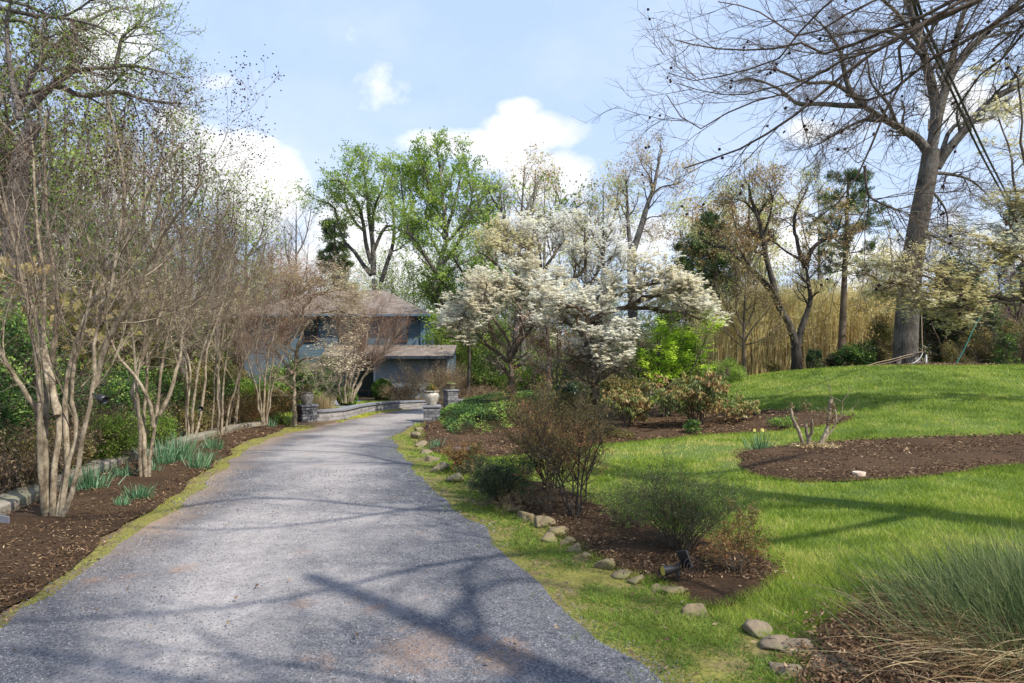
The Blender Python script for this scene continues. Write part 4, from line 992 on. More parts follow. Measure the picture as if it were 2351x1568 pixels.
# young tree in thin green leaf
bY = GD(1705, 29)
broad('young_tree', 'young upright tree in thin new leaf left of the forked tree', bY, [
    [0, (.10, .07)]+C7([(385, 890), (380, 780), (378, 680)]),
    [0, .06]+C7([(378, 690), (380, 560), (385, 430), (390, 300), (380, 220)]), [.5, .04]+C7([(378, 680), (320, 590), (280, 480), (260, 350)]), [-.5, .04]+C7([(378, 690), (430, 600), (500, 520), (560, 440)]),
    [.7, .035]+C7([(380, 720), (300, 650), (220, 590), (180, 520)]), [-.6, .035]+C7([(380, 700), (460, 680), (540, 640), (590, 620)]), [.3, .035]+C7([(380, 600), (330, 480), (340, 340), (330, 260)]), [-.3, .035]+C7([(382, 600), (440, 480), (450, 380), (470, 300)])],
    29, n=(8, 6, 6), ext=.62, r=.06, leaf='leaf_olive', lsz=.07, dens=2, bark='bark_brown', tw='twig_tan')
bare(1690, 800, 468, 43, 'orange brown budding tree above the pines left of the forked tree', 110, 'leaf_bud', dens=5, lsz=.15, ext=1.15, r=.22, tw='twig_tan', nl=7)
bare(1590, 790, 475, 46, 'budding tree with thin tan top leaning over the left pine', 60, 'leaf_bud', ext=1.0, r=.18, tw='twig_tan')
bare(1720, 780, 385, 41, 'tall budding tree with light orange leaves rising behind the forked tree', 80, 'leaf_bud', dens=3, ext=1.1, r=.2, lsz=.12, tw='twig_tan')
bare(1880, 790, 420, 44, 'thin budding tree with brown twigs between the forked tree and tall pine', 80, 'leaf_bud', ext=1.0, r=.14, tw='twig_tan')
bare(2012, 800, 600, 34, 'small bare tree with crooked limbs between tall pine and oak', 45, 'leaf_bud', ext=.6, r=.12, lsz=.08, tw='twig_tan')

# ---- pines
def pine(name, label, px, D, basepy, toppy, tiers, r=.2, needle=.2, cl=26, bark='bark_brown', bare_to=.4, group=None, width=60, flat=.5, asym=None, npt=5, lump=1.0):
    b = GD(px[0], D); bb = V3(b); P, R = trace([(px[0], basepy), ((px[0]+px[1])/2, (basepy+toppy)/2), (px[1], toppy)], D, r, r*.25, bb, 15)
    hgt = P[-1, 2]
    br = []
    for k in range(tiers):
        f = bare_to+(1-bare_to)*(k+rng.random()*.6)/tiers; f = min(f, .99)
        for j in range(npt):
            i = f*14; i0 = min(int(i), 13); w_ = i-i0; s_ = P[i0]*(1-w_)+P[i0+1]*w_
            an = rng.random()*6.283; wd_ = width/F*D*(1.05-((f-bare_to)/(1-bare_to))**1.6*.75)*rng.uniform(.5, 1.15)
            if asym: wd_ *= 1+asym*math.cos(an)
            e_ = s_+np.array([math.cos(an)*wd_, math.sin(an)*wd_, rng.uniform(-.1, .35)*wd_])
            m_ = (s_+e_)/2+np.array([0, 0, -.06*wd_]); q = resample([s_, m_, e_], 8); br.append((q, np.linspace(max(.02, r*.22*(1.1-f)), .008, 8)))
    A = stackb(br)
    def crown(mb):
        mb.tubes(*A, 4, 0)
        c = grow(A, 7, .35, 1.0, 45, .8*lump, .6, 3, .15, .12, .4, .5, flat=flat, rmin=.006); mb.tubes(*c, 3, 0)
        Pt, T = along(c, 4, .3, 1.0); n = len(Pt)
        Pn = np.repeat(Pt, cl, 0); Tn = unit(np.repeat(T, cl, 0)*.5+rdir(len(Pn))+np.array([0, 0, .35])); v = np.clip(np.repeat(clusterv(Pt, 1.2), cl)+rng.normal(0, .12, len(Pn)), .01, .99)
        Pn = Pn+rng.normal(0, .05*lump, Pn.shape)
        mb.leaves(Pn, Tn, perp(Tn), needle, needle*.16, 1, v)
    return tree(name, label, 'tree', b, [(P, R)], crown, (bark,), group, (bark, 'needle'), 9)
pine('pine_tree', 'tall pine with bare slanting trunk and layered green top left of the oak', (1930, 1948), 33, 850, 398, 13, r=.2, needle=.17, cl=12, bare_to=.50, width=95, npt=4, lump=.9)
pine('pine_tree', 'bushy dark pine left of the orange budding tree', (1600, 1605), 44, 850, 535, 14, r=.25, needle=.26, cl=10, bare_to=.22, width=80, lump=1.3)
pine('pine_tree', 'blue green pine with open branches beside the bushy dark pine', (1640, 1645), 42, 850, 490, 13, r=.22, needle=.25, cl=9, bare_to=.25, width=70, lump=1.3)
pine('pine_tree', 'small dark evergreen between the slim bare tree and the big leafy tree', (768, 768), 55, 850, 508, 12, r=.2, needle=.3, cl=12, bare_to=.25, width=42, lump=1.4)
pine('pine_tree', 'dark pine cut by the right edge above the redbud', (2345, 2350), 38, 850, 462, 9, r=.2, needle=.22, cl=12, bare_to=.55, width=45, lump=1.0)
pine('pine_tree', 'far low pine top between the forked tree and the tall pine', (1880, 1880), 60, 850, 640, 8, r=.2, needle=.3, cl=8, bare_to=.3, width=50, lump=1.4)

# ---- the oak
bO = GD(2078, 28)
def oak_extra(mb, L0): pass
oakT = [
    [0, (.47, .33), (2079, 836), (2079, 800), (2082, 731), (2088, 660), (2097, 585), (2115, 478), (2130, 400), (2138, 345)],
    [0, (.20, .09), (2132, 352), (2105, 318), (2060, 290), (2020, 268), (1990, 248), (1975, 240)],
    [1, (.12, .010), (1980, 243), (1930, 242), (1880, 238), (1830, 238), (1790, 205), (1720, 180), (1650, 200)],
    [-1, (.13, .009), (1982, 245), (1950, 205), (1935, 150), (1925, 110), (1890, 60), (1840, 20)],
    [.5, (.21, .12), (2138, 350), (2148, 260), (2140, 200), (2125, 140), (2100, 60), (2080, -30), (2070, -90)],
    [-.5, (.20, .08), (2142, 330), (2160, 240), (2185, 170), (2230, 110), (2290, 50), (2370, -20), (2420, -60)],
    [1, (.14, .07), (2180, 175), (2190, 120), (2205, 50), (2225, 0), (2240, -60)],
    [-.8, (.19, .08), (2150, 385), (2175, 345), (2210, 305), (2255, 250), (2300, 215), (2380, 180), (2450, 160)],
    [1.5, (.10, .006), (2160, 355), (2190, 290), (2280, 270), (2370, 230), (2440, 220)],
    [-1.5, (.10, .006), (1960, 220), (1910, 190), (1850, 190), (1780, 160), (1700, 170)],
    [2, (.10, .006), (2120, 130), (2060, 80), (1980, 70), (1900, 90), (1830, 110)],
    [-2, (.10, .006), (2110, 100), (2050, 20), (1980, -20), (1900, 0)],
    [1, (.07, .005), (2128, 425), (2170, 480), (2175, 530), (2170, 548)],
    [-1, (.06, .005), (2125, 524), (2135, 550), (2132, 585)],
    [.6, (.05, .005), (2128, 535), (2180, 560), (2220, 575), (2260, 590)],
    [1.8, (.09, .006), (2130, 398), (2165, 398), (2220, 410), (2260, 440), (2290, 480)],
    [-2, (.08, .006), (2060, 290), (2040, 240), (2000, 190), (1990, 130), (1960, 60)],
    [2, (.08, .006), (2010, 265), (1950, 290), (1880, 330), (1830, 350)],
]
oak = broad('oak_tree', 'massive old oak with furrowed grey trunk and huge bare spreading crown', bO, oakT, 28, n=(9, 8, 6), ext=.85, r=.22, leaf='leaf_bud', lsz=.03, dens=1, bark='bark_oak', tw='twig_dark', t0=.2, fine=2, rtw=.005, wob=.2, trop=.03, sides=22, cs=2)
# root flare
fl = MB()
for k in range(9):
    a = k*.7+.2; dx, dy = math.cos(a), math.sin(a)
    fl.tubes(resample([(dx*.22, dy*.22, .8), (dx*.4, dy*.4, .35), (dx*.6, dy*.6, .08), (dx*.9, dy*.9, -.12)], 8), np.linspace(.15, .08, 8), 8)
fl.build('root', 'bark_oak', oak)

# ---- sweet gum whose limbs hang in at the top right; its trunk stands just outside the picture
bG = Vector((7.4, 4.6, float(H(7.4, 4.6))))
tk = np.array([(0, 0, 0), (-.1, .1, 2), (-.3, .3, 4), (-.5, .3, 5.6), (-.5, .5, 7.5), (-.6, .4, 10)])
def gumlimb(start_h, pts, D0, D1, r0, r1):
    s_ = tk[2]*0+np.array([np.interp(start_h, tk[:, 2], tk[:, 0]), np.interp(start_h, tk[:, 2], tk[:, 1]), start_h])
    n_ = len(pts); W3 = [s_]+[V3(W(p[0], p[1], D0+(D1-D0)*i/(n_-1)))-V3(bG) for i, p in enumerate(pts)]
    return resample(W3, 26), np.linspace(r0, r1, 26)
gl = [gumlimb(4.6, [(2480, -70)]+C9([(1900, 20), (1750, 75), (1560, 170), (1350, 285), (1150, 430), (900, 640), (760, 740), (600, 840), (450, 910), (330, 945), (200, 990)]), 5.0, 6.0, 0.037, .006),
      gumlimb(4.8, [(2480, -130)]+C9([(1850, -30), (1600, 100), (1350, 190), (1180, 270), (1040, 320), (880, 250), (700, 290), (430, 290), (220, 255), (150, 235)]), 5.2, 6.6, 0.032, .005),
      gumlimb(4.4, [(2500, -20)]+C9([(2199, 50), (2050, 120), (1900, 220), (1650, 350), (1480, 490), (1330, 590), (1150, 560)]), 5.0, 6.0, 0.030, .01),
      gumlimb(5.4, [(2300, -200)]+C9([(1300, -150), (1070, 0), (960, 110), (870, 200), (780, 330), (640, 390), (450, 440), (300, 480), (110, 430)]), 5.4, 6.2, 0.025, .004),
      gumlimb(4.7, [(2430, -90)]+C9([(1800, 30), (1620, 130), (1500, 230), (1450, 330), (1485, 460), (1440, 570), (1370, 680), (1330, 770), (1300, 860), (1262, 970), (1180, 1090), (1120, 1180), (950, 1310)]), 4.6, 5.4, 0.025, .005),
      gumlimb(5.0, [(2440, -130)]+C9([(1500, -60), (1200, 60), (1000, 180), (850, 210), (700, 100), (560, 40), (400, 10)]), 5.6, 6.6, 0.022, .005),
      gumlimb(4.3, [(2500, 60)]+C9([(2250, 120), (2130, 300), (1950, 430), (1800, 640), (1650, 800), (1640, 700)]), 5.2, 6.4, 0.018, .006),
      gumlimb(4.7, [(2440, -60)]+C9([(1750, 90), (1500, 200), (1300, 310), (1080, 370), (850, 530), (600, 600), (400, 690), (250, 760), (100, 560)]), 5.2, 6.2, 0.025, .004),
      gumlimb(4.8, [(2440, -90)]+C9([(1650, 110), (1400, 250), (1200, 300), (1000, 440), (700, 520), (520, 560), (330, 540), (160, 490)]), 5.5, 6.8, 0.022, .004),
      (resample([tk[3], (-1.6, -.6, 7.2), (-2.6, -1.8, 7.9), (-4.2, -1.7, 8.9), (-5.6, -2.9, 9.0), (-7.5, -2.6, 9.6)], 26), np.linspace(.07, .008, 26)),
      (resample([tk[3], (-1.5, .9, 7.6), (-2.9, .9, 8.6), (-4.1, 2.2, 9.1), (-6, 2.1, 10.1), (-7.5, 3.2, 10.2)], 26), np.linspace(.07, .008, 26)),
      (resample([tk[2], (-1.2, -2.0, 6), (-2.9, -2.9, 6.9), (-3.9, -4.6, 7.9), (-6.5, -5.4, 8.6)], 26), np.linspace(.06, .008, 26)),
      (resample([tk[4], (-1.8, .2, 8.6), (-3.2, .9, 9.0), (-5.2, .4, 10)], 26), np.linspace(.06, .008, 26)), (resample([tk[3], (-1.2, -1.4, 6.6), (-2.6, -1.3, 7.6), (-4.4, -2.6, 8.0), (-6.3, -2.5, 8.4)], 26), np.linspace(.055, .008, 26)), (resample([tk[4], (-1.0, 1.6, 8.8), (-2.4, 2.2, 9.6), (-4.4, 4.0, 11)], 26), np.linspace(.05, .008, 26)),  # limbs above the frame, added to thicken the shade on the drive
      (resample([tk[4], (0, 2, 9), (1, 5, 11)], 26), np.linspace(.1, .02, 26)), (resample([tk[4], (2, 0, 9), (5, 0, 11)], 26), np.linspace(.1, .02, 26))]
GLs = stackb(gl)
sub = C9([(1262, 975), (1275, 1110), (1310, 1170), (1420, 1220), (1500, 1250)])
sub3 = resample([V3(W(x, y, 5.2))-V3(bG) for x, y in sub], 26)
GLs = (np.concatenate([GLs[0], sub3[None]]), np.concatenate([GLs[1], np.linspace(.012, .004, 26)[None]]))
def gum_crown(mb):
    a = grow(GLs, 15, .3, .98, 38, 1.25, .5, 7, .12, .02, .45, .3, rmax=.013, rmin=.004, angv=.4)
    b_ = grow(a, 6, .15, 1, 40, .55, .5, 5, .16, .03, .4, .4, rmax=.006, rmin=.0025)
    c = grow(b_, 3, .15, 1, 42, .24, .6, 4, .18, .04, .3, .5, rmax=.003, rmin=.0018)
    mb.tubes(*a, 5, 0); mb.tubes(*b_, 4, 0); mb.tubes(*c, 3, 0)
    tip = b_[0][:, -1]; ch = rng.choice(len(tip), 150, replace=False)
    q = np.repeat(tip[ch], 2, 0)+rng.normal(0, .04, (300, 3)); q[:, 2] -= .03
    an = np.arange(6)
    for k in range(3):
        A = rdir(300); B = perp(A); mb.leaves(q-A*.016, A, B, .032, .034, 1)
bG2 = Vector((6.6, -1.6, 0)); e = empty('sweetgum_tree', bG2, 'unseen bare tree added to dapple the drive from outside the right border', 'tree')  # never in frame; tree added so its crown throws dappled shade on the drive
tk2 = np.array([(0, 0, 0), (-.1, .1, 2), (-.3, .3, 4.5), (-.5, .3, 7), (-.5, .5, 11)]); MB().tubes(resample(tk2, 20), np.linspace(.26, .08, 20), 12).build('trunk', 'bark_dark', e)
lb_ = []
for k in range(15):
    a_ = 2.2+k*.42+rng.normal()*.1 if k < 9 else rng.random()*6.28; h0 = 3.6+k*.42; s0 = np.array([np.interp(h0, tk2[:, 2], tk2[:, i]) for i in (0, 1)]+[h0]); L_ = rng.uniform(4, 6)*(1.1-.03*k); lb_.append((resample([s0, s0+np.array([math.cos(a_+.25)*L_*.3, math.sin(a_+.25)*L_*.3, 1.0]), s0+np.array([math.cos(a_-.15)*L_*.65, math.sin(a_-.15)*L_*.65, 1.2]), s0+np.array([math.cos(a_)*L_, math.sin(a_)*L_, 1.6+rng.random()])], 16), np.linspace(.055, .008, 16)))
lb_ = stackb(lb_); mb = MB(); mb.tubes(*lb_, 6); g1 = grow(lb_, 10, .2, 1, 42, 1.9, .5, 6, .15, .05, .45, .3, rmax=.035, rmin=.008); g2 = grow(g1, 7, .15, 1, 42, .9, .5, 5, .18, .04, .4, .4, rmin=.005); g3 = grow(g2, 4, .15, 1, 44, .4, .5, 3, .2, .04, .4, .5, rmin=.004); mb.tubes(*g1, 4); mb.tubes(*g2, 3); mb.tubes(*g3, 3)
q_, T_ = along(g3, 1, .3, 1); leafy(mb, q_, T_, .05, .035, 1); mb.build('crown', ['bark_dark', 'leaf_bud'], e)
e = empty('sweetgum_tree', bG, 'nearest tree, dark bare limbs with small spiky seed balls hanging in at the top right', 'tree')
MB().tubes(resample(tk, 20), np.linspace(.30, .12, 20), 14).build('trunk', 'bark_dark', e)
mb = MB(); mb.tubes(GLs[0], GLs[1], 8); mb.build('limbs', 'bark_brown', e)
mb = MB(); gum_crown(mb); mb.build('crown', ['bark_brown', 'pods'], e)

# ---- woodland on the left
bW = GD(15, 15.5)
C1 = lambda p: cr(0, 0, .3905, p)
broad('woodland_tree', 'big grey woodland tree at the left edge with long leafy limbs against the sky', bW, [
    [0, (.30, .16), (20, 900), (22, 740), (30, 560), (40, 420), (60, 330), (80, 280)],
    [0, (.09, .03)]+C1([(170, 640), (330, 480), (400, 430), (480, 410), (570, 400), (680, 400)]),
    [.3, (.05, .012)]+C1([(600, 400), (740, 385), (860, 400), (960, 430), (1040, 470)]),
    [-.3, (.05, .012)]+C1([(680, 390), (700, 300), (720, 220), (800, 160), (880, 160)]),
    [.5, (.08, .02)]+C1([(200, 560), (330, 500), (450, 555), (560, 560), (700, 540), (830, 580), (950, 600), (1070, 610)]),
    [-.6, (.08, .02)]+C1([(120, 700), (60, 400), (40, 150), (80, -60)]),
    [.6, (.07, .02)]+C1([(100, 700), (180, 450), (300, 300), (420, 180), (560, 100), (700, 40)]),
    [-.8, (.06, .02)]+C1([(-100, 30), (60, 60), (200, 90), (400, 110), (560, 150), (680, 210)]),
    [.8, (.05, .02)]+C1([(-100, 160), (50, 120), (180, 140), (300, 260), (420, 330)]),
    [-.4, (.05, .02)]+C1([(-60, -20), (150, 30), (330, 100), (450, 60), (560, -20)]),
    [.4, (.05, .02)]+C1([(100, 600), (220, 400), (260, 250), (330, 200)]),
    [-.4, (.05, .02)]+C1([(120, 560), (260, 520), (420, 440), (500, 330)]),
], 15.5, n=(9, 6, 4), ext=.62, r=.07, leaf='leaf_spring', lsz=.06, dens=3, bark='bark_grey', tw='twig_tan', t0=.3, cs=1.0)
lefties = [(60, 19, 110, .13, 'tall woodland trunk just right of the big grey edge tree', 0), (150, 23, 200, .12, 'slender woodland tree behind the forked stems of the biggest crepe myrtle', 1), (-30, 17, 60, .14, 'woodland tree cut by the left edge above the ivy', 0),
           (245, 27, 190, .12, 'woodland tree with hazy green leaf behind the gap between the first two crepe myrtles', 1), (330, 31, 280, .13, 'woodland tree with hazy green leaf behind the second crepe myrtle', 1), (420, 36, 330, .14, 'woodland tree with fine dark twigs behind the leaning thin myrtle', 0), (500, 42, 420, .15, 'leafy woodland tree whose top shows over the far crepe myrtles', 1), (565, 46, 470, .15, 'leafy woodland tree last of the left wood before the open cloud', 1)]
for px, D, top, r_, lab, g_ in lefties:
    bare(px, 830, top, D, lab, 90, 'leaf_spring' if g_ else 'leaf_mid', dens=1, lsz=.10+.002*D, ext=.034*D, r=r_*1.2, n=(7, 6, 5), tw='twig_dark' if not g_ else 'twig_tan', name='woodland_tree', nl=7)
# ---------------------------------------------------------------- shrubs
def shrub(name, label, base, h, w, nst=9, leaf='leaf_mid', lsz=.03, dens=3, bark='bark_brown', tw='twig_dark', n=(6, 5, 4), up=.35, cat='shrub', group=None, r=.012, wob=.16, trop=.05, aspect=.5, droop=0., cs=.4, t0=.25, ext=1.0, leafup=.3, jit=.5, lens=None, extra=None, whorl=0, ws=.3):
    b = V3(base); st = []
    for k in range(nst):
        a = (k+rng.random()*.8)/nst*6.283; R_ = w*(.25+.75*rng.random()**.6); hh = h*rng.uniform(.62, 1.0)*(1-.25*(R_/w)**2)
        e_ = np.array([math.cos(a)*R_, math.sin(a)*R_, hh]); s_ = np.array([math.cos(a)*w*.06, math.sin(a)*w*.06, -.02])
        m_ = s_+(e_-s_)*.5+np.array([math.cos(a), math.sin(a), 0])*R_*(-.12+rng.normal()*.08)+np.array([0, 0, hh*.06])
        P = resample([s_, m_, e_], 9); P[1:] += rng.normal(0, .012*h, (8, 3)); st.append((P, np.linspace(r, r*.3, 9)))
    L0 = stackb(st); sc_ = (h+w)*.5*ext
    def crown(mb):
        a = grow(L0, n[0], t0, 1.0, 38, sc_*.5, .6, 4, wob, trop, .4, .4, rmin=r*.18)
        b2 = grow(a, n[1], .12, 1.0, 40, sc_*.27, .6, 3, wob, trop, .35, .5, rmin=r*.12, rmax=r*.3)
        c = grow(b2, n[2], .1, 1.0, 42, sc_*.13, .6, 3, wob, trop, .3, .5, rmin=r*.09, rmax=r*.18)
        mb.tubes(*a, 4, 0); mb.tubes(*b2, 3, 0); mb.tubes(*c, 3, 2)
        if whorl:
            tip = np.concatenate([c[0][:, -1], b2[0][:, -1]]); T = np.concatenate([unit(c[0][:, -1]-c[0][:, -2]), unit(b2[0][:, -1]-b2[0][:, -2])])
            P = np.repeat(tip, whorl, 0); n_ = len(P); A = rdir(n_, -.9, .1); A[:, 2] -= droop; A = unit(A+np.repeat(T, whorl, 0)*.3); B = unit(np.cross(A, unit(rdir(n_)*.4+np.array([0, 0, 1.]))))
            k_ = rng.uniform(.6, 1.2, n_); v = np.clip(np.repeat(clusterv(tip, cs), whorl)+rng.normal(0, .15, n_), .01, .99); mb.leaves(P, A, B, lsz*k_, lsz*ws*k_, 1, v, .55)
        elif dens:
            P, T = along(c, dens, .2, 1.05); P = P+rng.normal(0, lsz*jit, P.shape); leafy(mb, P, T, lsz, lsz*aspect, 1, cs=cs, droop=droop, up=leafup)
        if extra: extra(mb, c)
    return tree(name, label, cat, base, st, crown, (bark,), group, (bark, leaf, tw), 6, 'stem' if nst <= 6 and h > .5 else None)

def mound(name, label, base, rx, ry, h, leaf, lsz, nl, lumps=14, cat='shrub', group=None, bark='bark_brown', tw='twig_dark', aspect=.55, flat=.85, up=.3, extra=None, low=0.0, seed=None, twigs=300, lumpr=.42):
    """dense leafy shrub: leaves clothing many overlapping uneven clumps carried on branching stems"""
    b = V3(base); e = empty(name, base, label, cat, group)
    C = []; Rr = []
    for k in range(lumps):
        a = rng.random()*6.283; q = math.sqrt(rng.random())*.72; z = low+rng.random()**.7*(.98-low)*math.sqrt(max(.05, 1-q*q*.8))
        C.append((math.cos(a)*q*rx, math.sin(a)*q*ry, z*h*.88)); Rr.append(rng.uniform(.6, 1.2)*lumpr)
    C = np.array(C); Rr = np.array(Rr)
    k = rng.integers(0, lumps, nl); dirs = rdir(nl, -.6, 1); rad = Rr[k]*(1-.45*rng.random(nl)**2)
    lum = .8+.45*vnoise(dirs[:, 0]*3+C[k, 0]*3, dirs[:, 2]*3+dirs[:, 1]*2+k*1.7, .7)
    P = C[k]+dirs*(rad*lum)[:, None]*np.array([rx, ry, h*flat])
    P = P[P[:, 2] > .02]; n_ = len(P)
    st = []
    for j in range(7):
        a = j*.9; t_ = C[j % lumps]; st.append((resample([(math.cos(a)*.05, math.sin(a)*.05, -.05), t_*.5+np.array([0, 0, .08*h]), t_], 7), np.linspace(.018*h+.006, .005, 7)))
    L0 = stackb(st); MB().tubes(*L0, 6, 0).build('stem', bark, e)
    mb = MB(); g1 = grow(L0, 9, .2, 1, 45, (rx+h)*.5, .6, 4, .2, .05, .4, .4, rmin=.003); g2 = grow(g1, 5, .2, 1, 45, (rx+h)*.22, .6, 3, .2, .05, .4, .4, rmin=.002); mb.tubes(*g1, 3, 0); mb.tubes(*g2, 3, 2)
    leafy(mb, P, unit(P-np.array([0, 0, h*.3])), lsz, lsz*aspect, 1, cs=max(.25, rx*.4), up=up)
    if extra: extra(mb, P)
    mb.build('foliage', [bark, leaf, tw], e)
    return e

shrub('shrub', 'tall dark shrub with clean black stems and tiny reddish leaves, foremost beside the lawn', G(1322, 1197), 1.25, .56, 6, 'leaf_barb', .017, 5, 'bark_dark', n=(9, 7, 5), r=.013, trop=.10, aspect=.6, t0=.30, ext=.85)
shrub('shrub', 'broad dark shrub in fine reddish leaf in front of the second dogwood trunk', G(1262, 1142), 1.42, .72, 11, 'leaf_barb', .02, 6, 'bark_dark', n=(8, 7, 5), r=.013, trop=.10, aspect=.6, t0=.18, ext=.9)
shrub('shrub', 'low spreading dark green shrub hanging over the mossy edging stones', G(1150, 1158), .55, .48, 14, 'leaf_dark', .018, 7, 'bark_dark', n=(8, 6, 4), r=.007, t0=.1, ext=.9, trop=.02)
shrub('shrub', 'little olive brown shrub beside the straw tuft near the rock edge', G(1068, 1088), .40, .30, 12, 'leaf_barb', .02, 6, 'bark_dark', n=(7, 5, 4), r=.006, t0=.1)
shrub('shrub', 'fan shaped half bare shrub with reddish stems behind the solar spotlight', G(1562, 1277), .74, .54, 38, 'leaf_ivy', .015, 3, 'bark_brown', n=(7, 5, 4), r=.006, t0=.25, tw='twig_red', trop=.12, ext=.85)
shrub('shrub', 'small shrub with pale bare foot and red tinged leaves right of the wire hoop', G(1692, 1330), .52, .24, 7, 'leaf_barb', .02, 4, 'bark_tan', n=(6, 5, 4), r=.006, t0=.35)
shrub('shrub', 'wispy low shrub in thin green leaf between the two dark stemmed shrubs', G(1452, 1218), .42, .42, 20, 'leaf_ivy', .014, 3, 'bark_brown', n=(5, 4, 4), r=.004, t0=.2, tw='twig_red', trop=.1)
shrub('shrub', 'brown twiggy shrub sprawling at the foot of the tall dark shrub', G(1215, 1170), .26, .5, 18, 'leaf_barb', .015, 1, 'bark_brown', n=(5, 5, 4), r=.005, t0=.1, trop=-.02, tw='twig_pale')
# bed beyond the gravel bend
def budtip(mb, c): pass
shrub('rhododendron', 'large rhododendron with drooping yellow brown leaves under the lime maple', G(1600, 985), 1.25, .95, 12, 'leaf_rhodo', .12, 0, 'bark_brown', n=(6, 4, 2), r=.02, whorl=9, droop=.9, cs=.35, tw='twig_dark', t0=.25, ws=.24)
shrub('rhododendron', 'smaller rhododendron with drooping yellow leaves right of the second dogwood trunk', G(1440, 985), 1.0, .62, 10, 'leaf_rhodo', .11, 0, 'bark_brown', n=(5, 4, 2), r=.016, whorl=9, droop=.9, cs=.35, t0=.25, ws=.24)
shrub('rhododendron', 'low leggy rhododendron of scorched brown leaves at the tip of the mulch bed', G(1695, 972), .62, .45, 9, 'leaf_rhodo', .09, 0, 'bark_brown', n=(4, 3, 2), r=.01, whorl=5, droop=.6, cs=.5, t0=.3, tw='twig_pale')
shrub('rhododendron', 'dull olive rhododendron tucked left of the second dogwood trunk', G(1310, 975), .9, .7, 10, 'leaf_olive', .09, 0, 'bark_brown', n=(5, 4, 2), r=.014, whorl=6, droop=.5, cs=.5)
shrub('rhododendron', 'thin rhododendron with a few yellow whorls behind the smaller rhododendron', G(1478, 945), 1.15, .4, 5, 'leaf_rhodo', .12, 0, 'bark_brown', n=(3, 2, 2), r=.012, whorl=6, droop=.6, cs=.5)
mound('shrub', 'small dark glossy shrub at the front foot of the large rhododendron', G(1588, 1000), .22, .2, .35, 'leaf_ivy', .05, 900, lumps=6)
mound('shrub', 'low yellow green shrub in front of the smaller rhododendron', G(1400, 1012), .5, .35, .3, 'leaf_olive', .035, 2500, lumps=9)
# lime maple
def maple():
    b = G(1528, 962); bb = V3(b); D = b[1]
    st = [trace([(1528+dx, 966), (1528+dx*1.6, 900), (1528+dx*ex, 840), (1528+dx*ex2, 770)], D, .028, .01, bb, 11, d_) for dx, ex, ex2, d_ in [(-8, 4, 8, .4), (-4, 3, 5, -.5), (0, 0, 2, .2), (4, 4, 9, -.3), (9, 5, 8, .5), (6, 4, 3, 1.0), (-6, 3, 2, -1.0), (10, 6.5, 9.5, -.4)]]
    L0 = stackb(st)
    def crown(mb):
        a = grow(L0, 10, .32, 1, 50, .95, .55, 5, .15, .06, .35, .35, flat=.6, rmin=.005); b2 = grow(a, 6, .15, 1, 45, .4, .55, 4, .18, .03, .3, .4, flat=.5, rmin=.003)
        mb.tubes(*a, 4, 0); mb.tubes(*b2, 3, 0)
        P, T = along(b2, 10, .15, 1.08); P = np.repeat(P, 3, 0)+rng.normal(0, .045, (3*len(P), 3))*np.array([1, 1, .5]); n_ = len(P)
        Nn = unit(rdir(n_)*.45+np.array([0, 0, 1.])); A = unit(np.cross(Nn, rdir(n_))); B = np.cross(Nn, A); k = rng.uniform(.7, 1.2, n_)*.055; v = clusterv(P, .5)
        mb.leaves(P, A, B, k, k*.55, 1, v); mb.leaves(P+Nn*.002, unit(A+B*.9), unit(B-A*.9), k*.9, k*.45, 1, v)
    tree('japanese_maple', 'bright lime green maple spreading above the brown drooping rhododendrons', 'tree', b, st, crown, ('bark_dark',), None, ('bark_dark', 'leaf_lime'), 7, 'stem')
maple()
# coppery shrub between the dogwoods
bc = G(1290, 965)
broad('beech_sapling', 'sapling holding pinkish copper leaves between the two white dogwoods', bc, [
    [0, .03, (1285, 965), (1280, 900), (1275, 830)]]+[[rng.uniform(-.6, .6), .018, (1280, 940-k*10), (1280+s_*30, 880-k*12), (1280+s_*(45+k*4), 800-k*14)] for k, s_ in enumerate([-1, 1, -.4, .6, -1.2, 1.2, 0])],
    bc[1], n=(7, 6, 4), ext=.28, r=.03, leaf='leaf_copper', lsz=.06, dens=2, tw='twig_red', cat='tree', rtw=.003, cs=.6)
# clipped bushes and borders round the house
def ball(px, py, D, d_px, label, lf='leaf_box', nl=7000):
    R_ = d_px/2/F*D; b = GD(px, D); P = rdir(nl)*(R_*(.93+.1*rng.random(nl)))[:, None]*(1+.05*np.sin(rng.random()*6))
    bump = .93+.14*vnoise(P[:, 0]*2+P[:, 2], P[:, 1]*2-P[:, 2], R_*.35); P = P*bump[:, None]; P[:, 2] += R_*.92; P = P[P[:, 2] > 0]
    e = empty('boxwood', b, label, 'bush'); MB().tubes(resample([(0, 0, 0), (0, 0, R_)], 4), np.linspace(.05, .03, 4), 6).build('stem', 'bark_brown', e)
    mb = MB(); core = rdir(600)*R_*.72; core[:, 2] += R_*.92; leafy(mb, core, rdir(600), .2, .16, 0, cs=1)
    leafy(mb, P, unit(P-np.array([0, 0, R_*.92])), .055, .04, 0, cs=R_*.4); mb.build('foliage', lf, e)
ball(878, 888, 37, 50, 'round clipped boxwood ball before the pale wall of the house')
ball(797, 893, 31, 42, 'clipped boxwood ball behind the stems of the vase shaped crepe myrtle')
def dry(px, D, h, w, label, leaf='dead_brown', **k):
    return shrub('hydrangea', label, GD(px, D), h, w, k.pop('nst', 40), leaf, .05, k.pop('dens', 2), 'straw', n=(5, 4, 3), r=.01, tw=k.pop('tw', 'twig_pale'), t0=.3, trop=.15, cs=.8, **k)
dry(975, 33, 1.85, 1.7, 'large straw coloured dormant hydrangea behind the white urns'); dry(925, 31, .95, .9, 'low reddish brown dormant hydrangea right of the boxwood ball', tw='twig_red')
